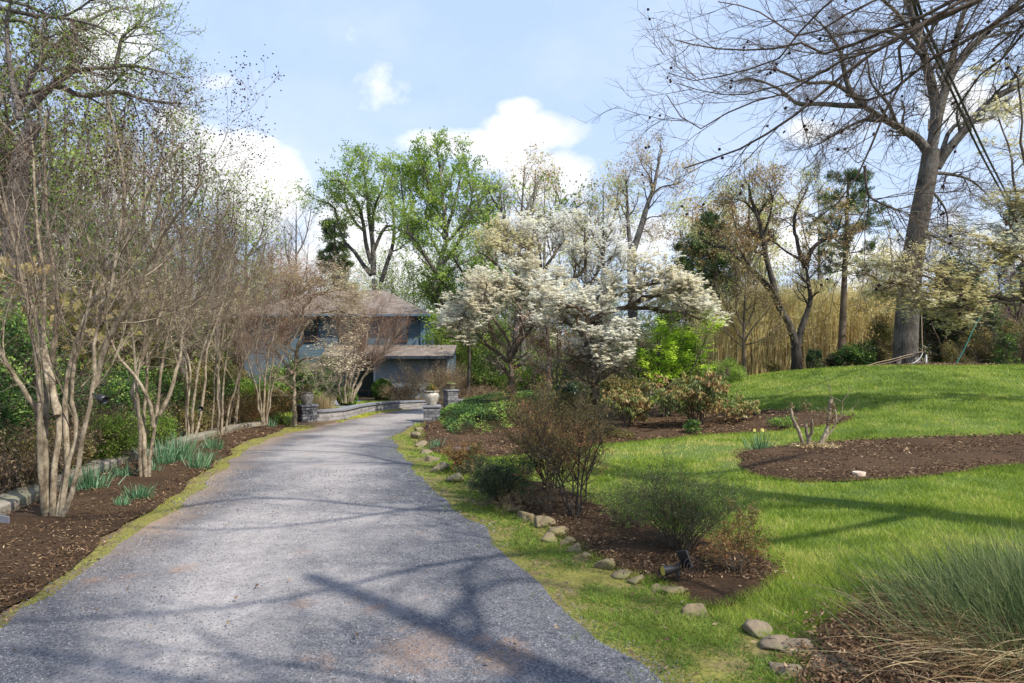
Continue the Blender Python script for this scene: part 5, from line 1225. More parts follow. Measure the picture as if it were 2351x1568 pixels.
dry(1062, 36, 1.7, 1.1, 'grey tan dormant shrub of upright twigs under the end of the lower roof'); dry(1085, 33, .7, 1.4, 'low dormant hydrangea border behind the wall right of the middle pier')
dry(1020, 34, 2.0, 1.0, 'pale dormant hydrangea with bleached flower heads beside the lower eave'); dry(1130, 38, .8, 1.2, 'low brown border shrub behind the far stretch of wall')
dry(625, 19.5, .85, .8, 'reddish brown low azalea by the kerb behind the slender dogwood', leaf='leaf_barb', tw='twig_red', dens=3); dry(575, 18.5, .8, .8, 'dark brown low azalea where the stone kerb ends', leaf='leaf_barb', tw='twig_red', dens=3)
mound('shrub', 'bright yellow green shrub left of the slender dogwood', GD(588, 22), 1.0, .9, 1.3, 'leaf_spring', .07, 9000, 12)
mound('shrub', 'deep green shrub right of the slender dogwood under the eave', GD(710, 24), 1.0, .9, 1.75, 'leaf_ivy', .07, 12000, 14)
mound('shrub', 'light green shrub directly behind the slender dogwood trunk', GD(655, 24), .9, .9, 1.65, 'leaf_box', .07, 10000, 12)
mound('shrub', 'dark yew by the house door', GD(752, 30), .9, .9, 1.9, 'leaf_dark', .07, 12000, 14)
mound('shrub', 'olive shrub beyond the far crepe myrtle feet', GD(535, 23), 1.1, .9, 1.5, 'leaf_olive', .07, 9000, 12)
mound('shrub', 'yellow leaved shrub glimpsed between crepe myrtle stems near the kerb end', GD(500, 19), .8, .7, .9, 'leaf_spring', .05, 7000, 12)
mound('shrub', 'small bright shrub at the foot of the left pier', Vector((-6.3, 18.4, float(H(-6.3, 18.4)))), .35, .3, .35, 'leaf_box', .04, 1500, 7)
# tawny ornamental grass
def tuft(name, label, base, n_, L, w, mats, spread_=.5, droop=.35, rad=.1, cat='ornamental grass', S=4, group=None):
    P = np.stack([rng.normal(0, rad, n_), rng.normal(0, rad, n_), np.zeros(n_)], 1)
    D_ = unit(np.stack([P[:, 0]/rad*spread_*.6+rng.normal(0, spread_*.35, n_), P[:, 1]/rad*spread_*.6+rng.normal(0, spread_*.35, n_), np.ones(n_)], 1))
    mb = MB(); k = rng.integers(0, len(mats), n_)
    for i, m_ in enumerate(mats):
        q = k == i; mb.strips(P[q], D_[q], L*rng.uniform(.6, 1.1, q.sum()), w, droop*rng.uniform(.3, 1.4, q.sum()), S, i)
    o = mb.build(name, list(mats), loc=base); return tag(o, label, cat, group)
tuft('ornamental_grass', 'upright tawny ornamental grass right of the left urn', GD(738, 20.5), 900, .85, .012, ('straw', 'straw'), .22, .15, .13)
tuft('ornamental_grass', 'small bleached grass tuft beside the little olive brown shrub', G(1108, 1098), 160, .42, .006, ('straw',), .55, .35, .05)
# daffodils
def daff(px, py, s_, label, n_=60, fl=0):
    b = G(px, py, .02); mb = MB(); P = rng.normal(0, .05*s_, (n_, 3))*np.array([1.3, 1, 0]); D_ = unit(np.stack([P[:, 0]*3/s_+rng.normal(0, .13, n_), P[:, 1]*3/s_+rng.normal(0, .16, n_), np.ones(n_)], 1))
    mb.strips(P, D_, .30*s_*rng.uniform(.6, 1.1, n_), .014, .18*rng.uniform(0, 2, n_), 4, 0, tip=.3)
    e = empty('daffodil', b, label, 'flower clump', 'daffodil clumps'); mb.build('leaves', 'daffodil', e)
    for k in range(fl):
        a = rng.random()*6.28; q = np.array([math.cos(a)*.07, math.sin(a)*.07, .3*s_]); m2 = MB(); m2.tubes(resample([(0, 0, 0), q*.6+np.array([0, 0, .03]), q], 5), np.full(5, .003), 4, 1)
        c6 = np.arange(6)*1.047; A = np.stack([np.cos(c6), np.sin(c6)*.3, np.sin(c6)*.95], 1); m2.leaves(np.repeat(q[None], 6, 0), A, unit(np.cross(A, [0, 1, .1])), .035, .02, 0); m2.build('flower', ['petal_yellow', 'daffodil'], e)
daff(210, 1128, 1.25, 'large blue green daffodil clump right of the biggest crepe myrtle foot', 130)
daff(286, 1100, .9, 'daffodil clump against the kerb between the first two crepe myrtles', 60)
daff(322, 1150, .8, 'bright green daffodil clump out on the mulch in front of the second crepe myrtle', 80)
daff(275, 1168, .55, 'smallest low daffodil clump with pale buds on the mulch', 40, 0)
daff(405, 1062, 1.7, 'tallest dense daffodil clump behind the second crepe myrtle', 220)
daff(375, 1070, 1.3, 'daffodil clump immediately right of the second crepe myrtle stems', 110)
daff(452, 1078, 1.1, 'blue green daffodil clump at the front right of the tallest clump', 80)
daff(478, 1062, .9, 'narrow daffodil clump nearest the moss edge', 40)
daff(492, 1035, 1.1, 'daffodil clump at the foot of the fan of slim myrtle stems', 90)
daff(352, 1088, .7, 'short yellow green daffodil clump touching the second crepe myrtle foot', 50)
daff(622, 982, .9, 'far daffodil clump near the slender dogwood', 50)
daff(998, 1030, .8, 'daffodil clump by the purple slate slab inside the rock edge', 60)
daff(1742, 1035, 1.15, 'daffodil clump with faded pale flowers on the tip of the island bed', 80, 3)
shrub('shrub', 'low bright green seedling plant just left of the pruned stump', G(1800, 985), .22, .35, 12, 'leaf_box', .04, 4, 'bark_tan', n=(3, 3, 3), r=.005, trop=0)

# evergreen ground cover
GC = smooth(PG([(985, 962), (1010, 978), (1030, 1000), (1080, 1006), (1130, 998), (1190, 985), (1260, 965), (1300, 950), (1290, 925), (1240, 916), (1190, 914), (1120, 922), (1060, 938), (1010, 955), (985, 962)]), .25, .08, .5)
xy = np.array(GC); n_ = 60000; x = rng.uniform(xy[:, 0].min(), xy[:, 0].max(), n_); y = rng.uniform(xy[:, 1].min(), xy[:, 1].max(), n_); ok = pip(x, y, GC); x, y = x[ok], y[ok]
ed = np.clip(pldist(x, y, GC)/.45, 0, 1)**.6; hh = ed*(.20+.25*np.clip((x+2.2)/2, 0, 1)+.18*vnoise(x, y, .9)+.12*vnoise(x, y, .25)); mb = MB(); k = 5; P = np.repeat(np.stack([x, y, H(x, y)+hh], 1), 2, 0); n_ = len(P)
P[:, 2] -= rng.random(n_)**2*.12; A = unit(rdir(n_)*np.array([1, 1, .3])+np.array([0, 0, .15])); B = unit(np.cross(A, unit(rdir(n_)*.5+np.array([0, 0, 1.])))); mb.leaves(P, A, B, .065*rng.uniform(.7, 1.2, n_), .03, 0, clusterv(P, .7))
tag(mb.build('ground_cover', 'leaf_ivy'), 'glossy evergreen ground cover mounded behind the right pier', 'ground cover', kind='stuff')

# ---------------------------------------------------------------- pruned stump
bs = G(1870, 1036); D = bs[1]; bb = V3(bs)
e = empty('pruned_shrub', bs, 'hard pruned old shrub with stubby knotted trunks and one pale shoot on island bed', 'shrub')
def strace(p, r0, r1, dd=0, K=12): return trace(C7(p), D, r0, r1, bb, K, dd, .004)
for p, r0, r1, d_ in [([(760, 1365), (738, 1290), (722, 1230), (690, 1170), (672, 1100)], .034, .024, -.1), ([(785, 1350), (782, 1290), (772, 1230), (768, 1178)], .034, .026, .05), ([(775, 1330), (800, 1260), (808, 1215), (800, 1165)], .028, .02, -.12),
                      ([(845, 1345), (880, 1280), (905, 1220), (915, 1150), (925, 1040)], .036, .028, .1), ([(835, 1340), (905, 1270), (960, 1180), (940, 1060)], .022, .012, .2)]:
    MB().tubes(*strace(p, r0, r1, d_), 9).build('stem', 'bark_tan', e)
sh = [strace([(920, 1250), (960, 1190), (990, 1145), (1000, 1060), (1040, 990), (1045, 950)], .009, .004), strace([(1000, 1062), (960, 1040), (930, 1020), (905, 950)], .006, .003), strace([(985, 1150), (1040, 1120), (1080, 1080), (1100, 1040)], .005, .002), strace([(915, 1000), (925, 970), (900, 945)], .004, .002)]
mb = MB()
for s_ in sh: mb.tubes(*s_, 6)
S0 = stackb(sh); g1 = grow(S0, 4, .3, 1, 40, .12, .6, 3, .2, .1, rmin=.0025); mb.tubes(*g1, 4); mb.build('shoot', 'bark_tan', e)
mb = MB()
for cx_, cy_, k in [(672, 1090, 40), (770, 1080, 70), (800, 1150, 40), (930, 1090, 120), (880, 1130, 70), (930, 1170, 60), (700, 1190, 25)]:
    q = V3(W(*C7([(cx_, cy_)])[0], D))-bb; P = q+rng.normal(0, .045, (k, 3)); A = unit(rdir(k)+np.array([0, 0, -.4])); mb.leaves(P, A, perp(A), .06, .014, 0)
mb.build('dry_leaves', 'dead_brown', e)
k = 700; a = rng.random(k)*6.28; rr = rng.random(k)**.7*.42; P = np.stack([np.cos(a)*rr, np.sin(a)*rr*.8, .03+rng.random(k)*.05*(1-rr)], 1); A = unit(rdir(k)*np.array([1, 1, .4])); mb = MB(); mb.leaves(P, A, perp(A), rng.uniform(.04, .09, k), .018, 0); o = mb.build('dead_leaves', 'straw', loc=bs+Vector((0, 0, .05))); tag(o, 'ring of curled straw coloured dead leaves on the mulch round the pruned stump', kind='stuff')

# ---------------------------------------------------------------- rush clump bottom right
def rush():
    e = empty('rush_clump', (3.3, 3.9, float(H(3.3, 3.9))), 'sprawling clump of green rushes and flattened tawny stalks, bottom right', 'ornamental grass')
    mb = MB(); n_ = 12000; P = np.stack([rng.normal(.16, .44, n_), rng.normal(.15, .34, n_), np.full(n_, .02)], 1)
    D_ = unit(np.stack([P[:, 0]*.45-.15+rng.normal(0, .35, n_), P[:, 1]*.5+rng.normal(0, .35, n_), np.full(n_, 1.0)], 1)); mb.strips(P, D_, rng.uniform(.28, .66, n_), rng.uniform(.003, .0075, n_), rng.uniform(.02, .3, n_), 5, 0); mb.build('green_stalks', 'rush_green', e)
    mb = MB(); n_ = 3600; P = np.stack([rng.normal(.05, .38, n_), rng.normal(-.12, .3, n_), np.full(n_, .05)], 1)
    an = rng.normal(3.3, .95, n_); el = rng.uniform(.18, .8, n_); D_ = unit(np.stack([np.cos(an), np.sin(an), el], 1)); mb.strips(P, D_, rng.uniform(.35, 1.0, n_), rng.uniform(.003, .009, n_), el*.75*rng.uniform(.7, 1.2, n_), 6, 0); mb.build('dry_stalks', 'rush_dry', e)
rush()
# ---------------------------------------------------------------- stones
def rock(px, py, wpx, k, label, mat, flat=.6, sink=.35):
    b = G(px, py+wpx*.25); r_ = wpx/F*b[1]*1.02
    import bmesh
    bm = bmesh.new(); bmesh.ops.create_icosphere(bm, subdivisions=4, radius=1.0)
    V = np.array([v.co[:] for v in bm.verts]); Fa = np.array([[v.index for v in f.verts] for f in bm.faces]); bm.free()
    pl = rdir(9); d_ = rng.uniform(.45, .8, 9); dot = V@pl.T; s_ = np.min(np.where(dot > .05, d_/np.maximum(dot, .05), 9), 1); V = V*np.minimum(s_, 1.12)[:, None]
    V = V*(1+.10*(vnoise(V[:, 0]*2+k*3, V[:, 1]*2+V[:, 2]*3, .8)-.5)+.05*(vnoise(V[:, 0]*7+k, V[:, 2]*7+V[:, 1]*5, .8)-.5))[:, None]
    V *= np.array([1, .8, flat])*r_; a = rng.random()*3.14; c_, q_ = math.cos(a), math.sin(a); V = np.stack([V[:, 0]*c_-V[:, 1]*q_, V[:, 0]*q_+V[:, 1]*c_, V[:, 2]+r_*flat*(1-sink*1.5)], 1)
    o = MB().add(V, Fa).build('stone', mat, loc=b); return tag(o, label, 'stone', 'edging stones along the right of the drive')
rl = ['edging stone touching the right pier corner', 'squared edging stone just below the topmost one', 'pale edging stone left of the far daffodil clump', 'edging stone a step nearer than the daffodil clump', 'chunky edging stone where the stone row bends', 'rounded tan stone before the little olive brown shrub', 'largest light stone left of the bleached grass tuft', 'small stone under the bleached grass tuft', 'stone half hidden by the low dark green shrub', 'stone in shade beneath the low dark green shrub', 'stone between the low dark shrub and the mossy run',
      'first mossy stone in front of the tall dark shrub', 'mossy slab leaning on the first mossy stone', 'tallest square mossy block of the near stone row', 'flat stone on the drive side of the square mossy block', 'mossy stone immediately nearer than the square block', 'mossy stone in the middle of the near stone row', 'smallest mossy stone in the near row', 'flat brown slab jutting toward the fan shaped shrub', 'pitted tan stone left of the spotlight beam', 'stone with yellow lichen left of the solar spotlight', 'left half of the broad mossy boulder pair before the spotlight', 'right half of the broad mossy boulder pair before the spotlight', 'mossy stone with an orange broken face by the lawn corner',
      'buried grey stone left of the flattened rush stalks', 'cracked tan stone under the tips of the rush stalks', 'cracked stone touching the big round one', 'big round grey stone nearest the camera', 'half buried dark stone between the weeds and the big round stone']
for k, ((px, py, w_), lb) in enumerate(zip(ROCKPX, rl)):
    rock(px, py, w_*(.85 if k in (20, 21, 22) else 1.12), k, lb, 'rock_moss' if 8 <= k <= 23 else 'rock_tan', flat=.62 if k < 24 else .42, sink=.44)

# kerb of flat stones behind the myrtle bed
KL = smooth(KERB, .02); kp = np.array(KL); cum = np.concatenate([[0], np.cumsum(np.linalg.norm(np.diff(kp, axis=0), axis=1))])
mb = MB(); s_ = 0
while s_ < cum[-1]-.3:
    L_ = rng.uniform(.5, .95); a0, a1 = s_, min(s_+L_-.012, cum[-1]); P0 = np.array([np.interp(a0, cum, kp[:, i]) for i in (0, 1)]); P1 = np.array([np.interp(a1, cum, kp[:, i]) for i in (0, 1)])
    t_ = (P1-P0)/np.linalg.norm(P1-P0); nrm = np.array([-t_[1], t_[0]]); wd = rng.uniform(.27, .34); top = .12+rng.normal(0, .007); j = rng.normal(0, .01, 8); V = []
    for zz in (-.25, top):
        for q, (pp, sg) in enumerate([(P0, 0), (P1, 0), (P1, 1), (P0, 1)]):
            xy_ = pp+nrm*(sg*wd+j[q]); V.append((xy_[0], xy_[1], float(H(P0[0], P0[1]))+zz+(rng.normal(0, .006) if zz > 0 else 0)))
    mb.add(V, [(3, 2, 1, 0), (4, 5, 6, 7), (0, 1, 5, 4), (1, 2, 6, 5), (2, 3, 7, 6), (3, 0, 4, 7)]); s_ += L_
ko = mb.build('stone_edging', 'kerb_stone', flat=True); tag(ko, 'pale flat stone edging along the left side of the mulch bed', 'edging')
bv_ = ko.modifiers.new('bevel', 'BEVEL'); bv_.width = .018; bv_.segments = 2
mb = MB(); P0 = W(-6, 1206, 6.7); x0, y0 = -5.25, 6.65; z0 = float(H(x0, y0)); pr = [(0, .26), (.12, .22), (.25, .17), (.42, .155)]
V = []; Fq = []
for i, (a, h_) in enumerate(pr):
    for (yy_, zz_) in ((0, 0), (0, h_), (.02, h_), (.02, 0)): V.append((x0+a, y0-a*.25+yy_, z0-.02+zz_))
for i in range(3):
    for j in range(4): Fq.append((i*4+j, i*4+(j+1) % 4, i*4+4+(j+1) % 4, i*4+4+j))
Fq += [(0, 3, 2, 1), (12, 13, 14, 15)]; mb.add(V, Fq); tag(mb.build('metal_edging', 'galvanised', flat=True), 'grey curved metal sheet ending the stone edging at the left border', 'edging')

# ---------------------------------------------------------------- wall, piers, urns
def wall(name, line, h, label, th=.24):
    pts = smooth(line, .5); e = empty(name, (pts[0][0], pts[0][1], float(H(*pts[0]))), label, 'wall'); o = V3(e.location)
    for part, w_, z0, z1, m_ in (('wall_body', th, -.3, h, 'wall_block'), ('coping', th+.08, h, h+.055, 'bluestone')):
        p = np.array(pts); tg = np.gradient(p, axis=0); tg /= np.linalg.norm(tg, axis=1, keepdims=True); nn = np.stack([-tg[:, 1], tg[:, 0]], 1); hz = H(p[:, 0], p[:, 1])
        L = p+nn*w_/2; R_ = p-nn*w_/2; V = np.concatenate([np.column_stack([R_, hz+z0]), np.column_stack([R_, hz+z1]), np.column_stack([L, hz+z1]), np.column_stack([L, hz+z0])])-o; n_ = len(p)
        i = np.arange(n_-1); Fq = []
        for a in range(4): b_ = (a+1) % 4; Fq.append(np.stack([i+a*n_, i+1+a*n_, i+1+b_*n_, i+b_*n_], -1))
        mb = MB(); mb.add(V, np.concatenate(Fq)); mb.add(V[[0, n_, 2*n_, 3*n_]], [(0, 1, 2, 3)]); mb.add(V[[n_-1, 2*n_-1, 3*n_-1, 4*n_-1]], [(3, 2, 1, 0)])
        mb.build(part, m_, e, flat=True)
WA = [tuple(PIER_L[:2]), (-5.1, 20.2), (-4.95, 22.2), (-4.6, 24.5), (-3.95, 26.6), (-3.45, 27.6)]
wall('low_wall', WA, .27, 'low grey block wall with dark coping from the left pier toward the house path')
WB = [tuple(PIER_M[:2]), (-1.3, 30.2), (.2, 32.8), (2.2, 35.6), (4.5, 37.8), (8, 40)]
wall('low_wall', WB, .30, 'low pale block wall running right from the middle pier behind the ground cover')
def pier(b, w_, h, rot, label):
    e = empty('pier', b, label, 'pier', rz=rot)
    MB().box(-w_/2, w_/2, -w_/2, w_/2, -.3, h).build('pier_body', 'ashlar', e, flat=True)
    c = w_/2+.035; o = MB().box(-c, c, -c, c, h, h+.055).build('capstone', 'bluestone', e, flat=True); m_ = o.modifiers.new('bevel', 'BEVEL'); m_.width = .008
    return h+.055
hL = pier(PIER_L, .44, .44, .62, 'stone pier left of the drive, carrying a pale urn, its right face sunlit')
hR = pier(PIER_R, .46, .44, .12, 'shaded stone pier on the inner side of the drive carrying the biggest urn')
hM = pier(PIER_M, .46, .70, .5, 'farther stone pier carrying a squat ribbed pot')
urnp = [(0, 0), (.115, 0), (.125, .012), (.13, .03), (.165, .10), (.195, .19), (.205, .25), (.195, .30), (.165, .335), (.16, .345), (.19, .36), (.195, .375), (.185, .39), (.165, .385), (.15, .33), (0, .32)]
def urn(b, h, s_, label, plant, prof=urnp, mat='glaze', sz=1):
    e = empty('urn', b+Vector((0, 0, h)), label, 'urn'); p = [(r*s_, z*s_*sz) for r, z in prof]; MB().lathe(p, 40).build('vessel', mat, e); ri = p[-2][0]; zi = p[-1][1]
    MB().lathe([(0, zi+.012), (ri*.98, zi+.012)], 24).build('soil', 'soil', e)
    return e, zi
eL, zL = urn(PIER_L, hL, .93, 'pale urn on the left pier planted with mixed trailing leaves', 0)
eR, zR = urn(PIER_R, hR, 1.05, 'biggest pale urn, on the inner pier, with leafy plant', 0)
potp = [(0, 0), (.12, 0), (.125, .01), (.165, .16), (.168, .17), (.175, .172), (.195, .225), (.198, .25), (.185, .255), (.165, .24), (0, .22)]
eM, zM = urn(PIER_M, hM, 1.03, 'squat grey tapered pot with clipped green moss on the farther pier', 0, potp, 'rock_tan')
def potplant(b, z, label, r_, h, lf, nl, lsz):
    o = V3(b); P = rdir(nl, -.1, 1)*rng.uniform(.4, 1, (nl, 1))*np.array([r_, r_, h]); mb = MB(); st = stackb([(resample([(0, 0, -.03), q*.5, q], 5), np.linspace(.005, .002, 5)) for q in P[:14]]); mb.tubes(*st, 4, 1); leafy(mb, P, unit(P), lsz, lsz*.6, 0, cs=.1)
    tag(mb.build('potted_plant', [lf, 'bark_brown'], loc=b+Vector((0, 0, z))), label, 'plant')
potplant(PIER_L, hL+zL, 'mixed green and purple leaved plant in the left urn', .19, .3, 'leaf_olive', 420, .06)
potplant(PIER_R, hR+zR, 'bushy variegated plant growing from the biggest urn', .2, .26, 'leaf_barb', 500, .05); potplant(PIER_R+Vector((.0, .02, .06)), hR+zR, 'yellow green top growth in the biggest urn', .12, .22, 'leaf_box', 260, .04)
potplant(PIER_M, hM+zM, 'clipped green tuft in the squat pot', .16, .09, 'leaf_box', 500, .03)

# ---------------------------------------------------------------- house
def hx(px, D=40): return (px-CX)/F*D
def hz(py, D=40): return CAMZ+(HY-py)/F*D
hb = Vector((hx(800), 40, float(H(hx(800), 40)))); e = empty('house', hb, 'two storey blue clapboard house with brown shingle roofs, half hidden by shrubs', 'house'); X0, Z0 = hb.x, hb.z
def R_(x): return x-X0
def Zz(z): return z-Z0
xl, xr = hx(560), hx(975); zt = hz(727)
MB().box(R_(xl), R_(xr), 0, 9, -.5, Zz(zt)).build('wall', 'siding_blue', e, flat=True)
# corner boards
MB().box(R_(xr)-.12, R_(xr)+.02, -.03, .1, Zz(hz(797)), Zz(zt)-.02).build('corner_board', 'trim_blue', e, flat=True)
def hip(x0, x1, y0, y1, z0, z1, inset, th=.12):
    V = [(x0, y0, z0), (x1, y0, z0), (x1, y1, z0), (x0, y1, z0), (x0+inset, (y0+y1)/2, z1), (x1-inset, (y0+y1)/2, z1)]; V2 = [(a, b, c-th) for a, b, c in V[:4]]
    return V+V2, [(0, 1, 5, 4), (2, 3, 4, 5)], [(1, 2, 5), (3, 0, 4)], [(6, 7, 1, 0), (7, 8, 2, 1), (8, 9, 3, 2), (9, 6, 0, 3), (9, 8, 7, 6)]
V, q4, t3, sd = hip(R_(xl)-.5, R_(xr)+.45, -.6, 9.6, Zz(zt)+.12, Zz(zt)+1.95, 3.6)
mb = MB(); mb.add(V, q4, 0); mb.add(V, t3, 0); mb.add(V, sd, 1); mb.build('roof', ['shingle', 'fascia'], e, flat=True)
# lower roof and entry
lx0, lx1 = hx(742, 38), hx(1042, 38); z_e = hz(817, 37.5); z_t = hz(792, 40)
V = [(R_(lx0), -2.4, Zz(z_e)), (R_(lx1), -2.4, Zz(z_e)), (R_(lx1)-.5, 2.0, Zz(z_t)+.35), (R_(lx0), 2.0, Zz(z_t)+.35)]; V2 = [(a, b, c-.16) for a, b, c in V]
V = [(R_(lx0), -2.4, Zz(z_e)), (R_(lx1), -2.4, Zz(z_e)), (R_(lx1), -.003, Zz(z_t)), (R_(lx0), -.003, Zz(z_t))]; V2 = [(a, b, c-.16) for a, b, c in V]
mb = MB(); mb.add(V+V2, [(0, 1, 2, 3)], 0); mb.add(V+V2, [(4, 5, 1, 0), (5, 6, 2, 1), (6, 7, 3, 2), (7, 4, 0, 3), (7, 6, 5, 4)], 1); mb.build('lower_roof', ['shingle', 'fascia'], e, flat=True)
MB().box(R_(hx(975)), R_(lx1)-.3, .1, 3, -.5, Zz(z_t)-.1).build('wing', 'siding_blue', e, flat=True)
MB().box(R_(hx(862, 38.4)), R_(hx(1025, 38.4)), -1.6, -.004, -.5, Zz(z_e)-.02).build('entry_wall', 'siding_pale', e, flat=True)
MB().box(R_(hx(862, 38.4))-.1, R_(hx(862, 38.4))-.002, -1.63, -1.5, -.5, Zz(z_e)-.03).build('corner_board', 'trim_pale', e, flat=True)
d = MB().box(R_(hx(812)), R_(hx(858)), -.06, -.003, -.1, Zz(hz(836))).build('door', 'door_dark', e, flat=True); MB().lathe([(0, 0), (.03, 0), (.03, .06), (0, .06)], 8, c=(R_(hx(852)), -.11, .95)).build('handle', 'galvanised', d)
for (a, b_, c_, f_) in [(782, 812, 732, 782), (905, 934, 732, 782), (640, 668, 735, 782), (700, 728, 735, 782)]:
    wn = MB().box(R_(hx(a)), R_(hx(b_)), -.05, -.003, Zz(hz(f_)), Zz(hz(c_))).build('window', 'window_glass', e, flat=True); fr = MB(); x0, x1, z0, z1 = R_(hx(a)), R_(hx(b_)), Zz(hz(f_)), Zz(hz(c_))
    for bx_ in [(x0-.07, x0, z0, z1), (x1, x1+.07, z0, z1), (x0-.07, x1+.07, z1, z1+.08), (x0-.07, x1+.07, z0-.08, z0), ((x0+x1)/2-.02, (x0+x1)/2+.02, z0, z1)]: fr.box(bx_[0], bx_[1], -.085, -.052, bx_[2], bx_[3])
    fr.build('frame', 'shutter', wn, flat=True)
# porch bench
bn = empty('bench', Vector((hx(842), 38.9, float(H(hx(842), 38.9)))), 'small wooden bench beside the dark house door', 'bench'); MB().box(-.5, .5, -.18, .18, .38, .43).build('seat', 'shutter', bn, flat=True)
for sx_ in (-.42, .42): MB().box(sx_-.04, sx_+.04, -.15, .15, -.05, .38).build('leg', 'door_dark', bn, flat=True)
MB().box(R_(xl)-.5, R_(xr)+.45, -.72, -.602, Zz(zt)-.0, Zz(zt)+.11).build('gutter', 'trim_blue', e, flat=True)
MB().box(R_(xr)-.22, R_(xr)-.14, -.12, -.04, Zz(hz(797)), Zz(zt)).build('downpipe', 'trim_blue', e, flat=True)
# small far roof with cupola
cb = Vector((hx(1008, 50), 50, float(H(hx(1008, 50), 50)))); e2 = empty('outbuilding', cb, 'small outbuilding roof peeping over the right end of the lower house roof', 'building')
MB().box(-.8, .8, -.8, .8, -.2, hz(768, 50)-cb.z).build('wall', 'siding_blue', e2, flat=True); zt2 = hz(768, 50)-cb.z; V, q4, t3, sd = hip(-1.15, 1.15, -1.15, 1.15, zt2+.1, zt2+.55, 1.14); mb = MB(); mb.add(V, q4, 0); mb.add(V, t3, 0); mb.add(V, sd, 1); mb.build('roof', ['shingle', 'fascia'], e2, flat=True)
MB().box(-.12, .12, -.12, .12, zt2+.5, zt2+.95).build('finial', 'fascia', e2, flat=True)

# ---------------------------------------------------------------- lamps and small things
def cyl(mb, a, b_, r0, r1, n_=16, mi=0, cap=True):
    a = np.array(a, float); b_ = np.array(b_, float); mb.tubes(np.stack([a, b_]), np.array([r0, r1]), n_, mi)
    if cap: mb.tubes(np.stack([b_, b_+(b_-a)*1e-3]), np.array([r1, 1e-4]), n_, mi); mb.tubes(np.stack([a-(b_-a)*1e-3, a]), np.array([1e-4, r0]), n_, mi)
sb = G(1552, 1334, .05); s1 = b_px = sb[1]/F
e = empty('solar_spotlight', sb, 'black solar spotlight with amber lens and tilted panel standing on the mulch', 'spotlight')
mb = MB(); c0 = np.array([-.015, 0, .085]); ax_ = unit(np.array([-1., -.35, -.05])); f_ = c0+ax_*.10
cyl(mb, c0-ax_*.03, c0, .018, .026); cyl(mb, c0, f_, .026, .040, 24, cap=False); o = mb.build('barrel', 'black_metal', e)
mb = MB(); cyl(mb, f_-ax_*.012, f_-ax_*.006, .035, .035, 24); mb.build('lens', 'glass_amber', e)
mb = MB(); cyl(mb, (.02, .01, -.1), (.02, .01, .12), .008, .008, 10); cyl(mb, c0-ax_*.03, (.03, .012, .13), .012, .012, 10); cyl(mb, (.02, .01, .04), (.02, .01, .07), .02, .016, 12); mb.build('stake', 'black_metal', e)
pc = np.array([.065, .0, .155]); u_ = unit(np.array([.35, -.2, -1.0])); v_ = unit(np.cross(u_, [1., .5, 0])); w_ = np.cross(u_, v_)
def slab(mb, c, u_, v_, w_, a, b_, t_):
    V = [c+u_*sx_*a+v_*sy*b_+w_*sz*t_ for sz in (-1, 1) for sx_, sy in ((-1, -1), (1, -1), (1, 1), (-1, 1))]; mb.add(V, [(3, 2, 1, 0), (4, 5, 6, 7), (0, 1, 5, 4), (1, 2, 6, 5), (2, 3, 7, 6), (3, 0, 4, 7)])
mb = MB(); slab(mb, pc, u_, v_, w_, .062, .052, .008); po = mb.build('solar_panel', 'black_metal', e, flat=True); mb = MB(); slab(mb, pc+w_*.0095, u_, v_, w_, .055, .045, .001); mb.build('cells', 'solar', po, flat=True)
# wire hoop
hp = G(1586, 1352, .06); e = empty('wire_hoop', hp, 'rusty double wire hoop with scrolled cross bar next to the spotlight', 'plant support')
for r_, h_, d_ in ((.048, .215, 0), (.024, .20, .012)):
    a = np.linspace(0, np.pi, 14); P = np.concatenate([[(-r_, d_, -.06)], np.stack([-r_*np.cos(a), np.full(14, d_), h_-.05+r_*np.sin(a)], 1), [(r_, d_, -.06)]]); MB().tubes(P, np.full(len(P), .0032), 8).build('hoop', 'iron_rust', e)
mb = MB(); mb.tubes(np.array([(0, .006, -.06), (0, .006, .19)]), np.array([.003, .003]), 8); mb.tubes(np.array([(-.05, .0, .10), (.055, .0, .105)]), np.array([.0028, .0028]), 8); mb.build('cross_bar', 'iron_rust', e)
# lamps strapped to crepe myrtle stems
def bullet(pos, dirv, label, s_=1):
    e = empty('tree_lamp', pos, label, 'lamp', 'lamps strapped to crepe myrtle stems'); d_ = unit(np.array(dirv, float)); mb = MB(); pr = [(0, 0), (.02, .0), (.034, .02), (.040, .05), (.041, .10), (.037, .10), (.034, .07), (0, .065)]
    pr = np.array(pr)*s_; q = Vector(d_).to_track_quat('Z', 'Y'); mm = MB().lathe(pr, 20); V = np.concatenate(mm.V); V = np.array([(q@Vector(v))[:] for v in V])+d_*.05*s_; mb.add(V, np.concatenate(mm.F)); mb.build('lamp_housing', 'black_metal', e)
    mb = MB(); cyl(mb, -d_*.035*s_, d_*.06*s_, .007*s_, .007*s_, 8); mb.build('bracket', 'black_metal', e)
def on_stem(st, base, px, py):
    best = None
    for P, R in st:
        Q = resample(P, 200)+V3(base); sx_ = CX+F*Q[:, 0]/Q[:, 1]; sy = HY-F*(Q[:, 2]-CAMZ)/Q[:, 1]; i = np.argmin((sx_-px)**2+(sy-py)**2); d_ = (sx_[i]-px)**2+(sy[i]-py)**2
        if best is None or d_ < best[0]: best = (d_, Q[i])
    return Vector(best[1])
bullet(on_stem(st1, b1, 218, 905)+Vector((.03, -.02, 0)), (.85, -.3, -.35), 'black bullet lamp strapped to the right stem of the biggest crepe myrtle', 1.05); bullet(on_stem(st3, b3, 455, 937)+Vector((.02, -.05, 0)), (.3, -.8, .1), 'black bullet lamp strapped to the leaning thin myrtle behind the daffodils', 1.3)
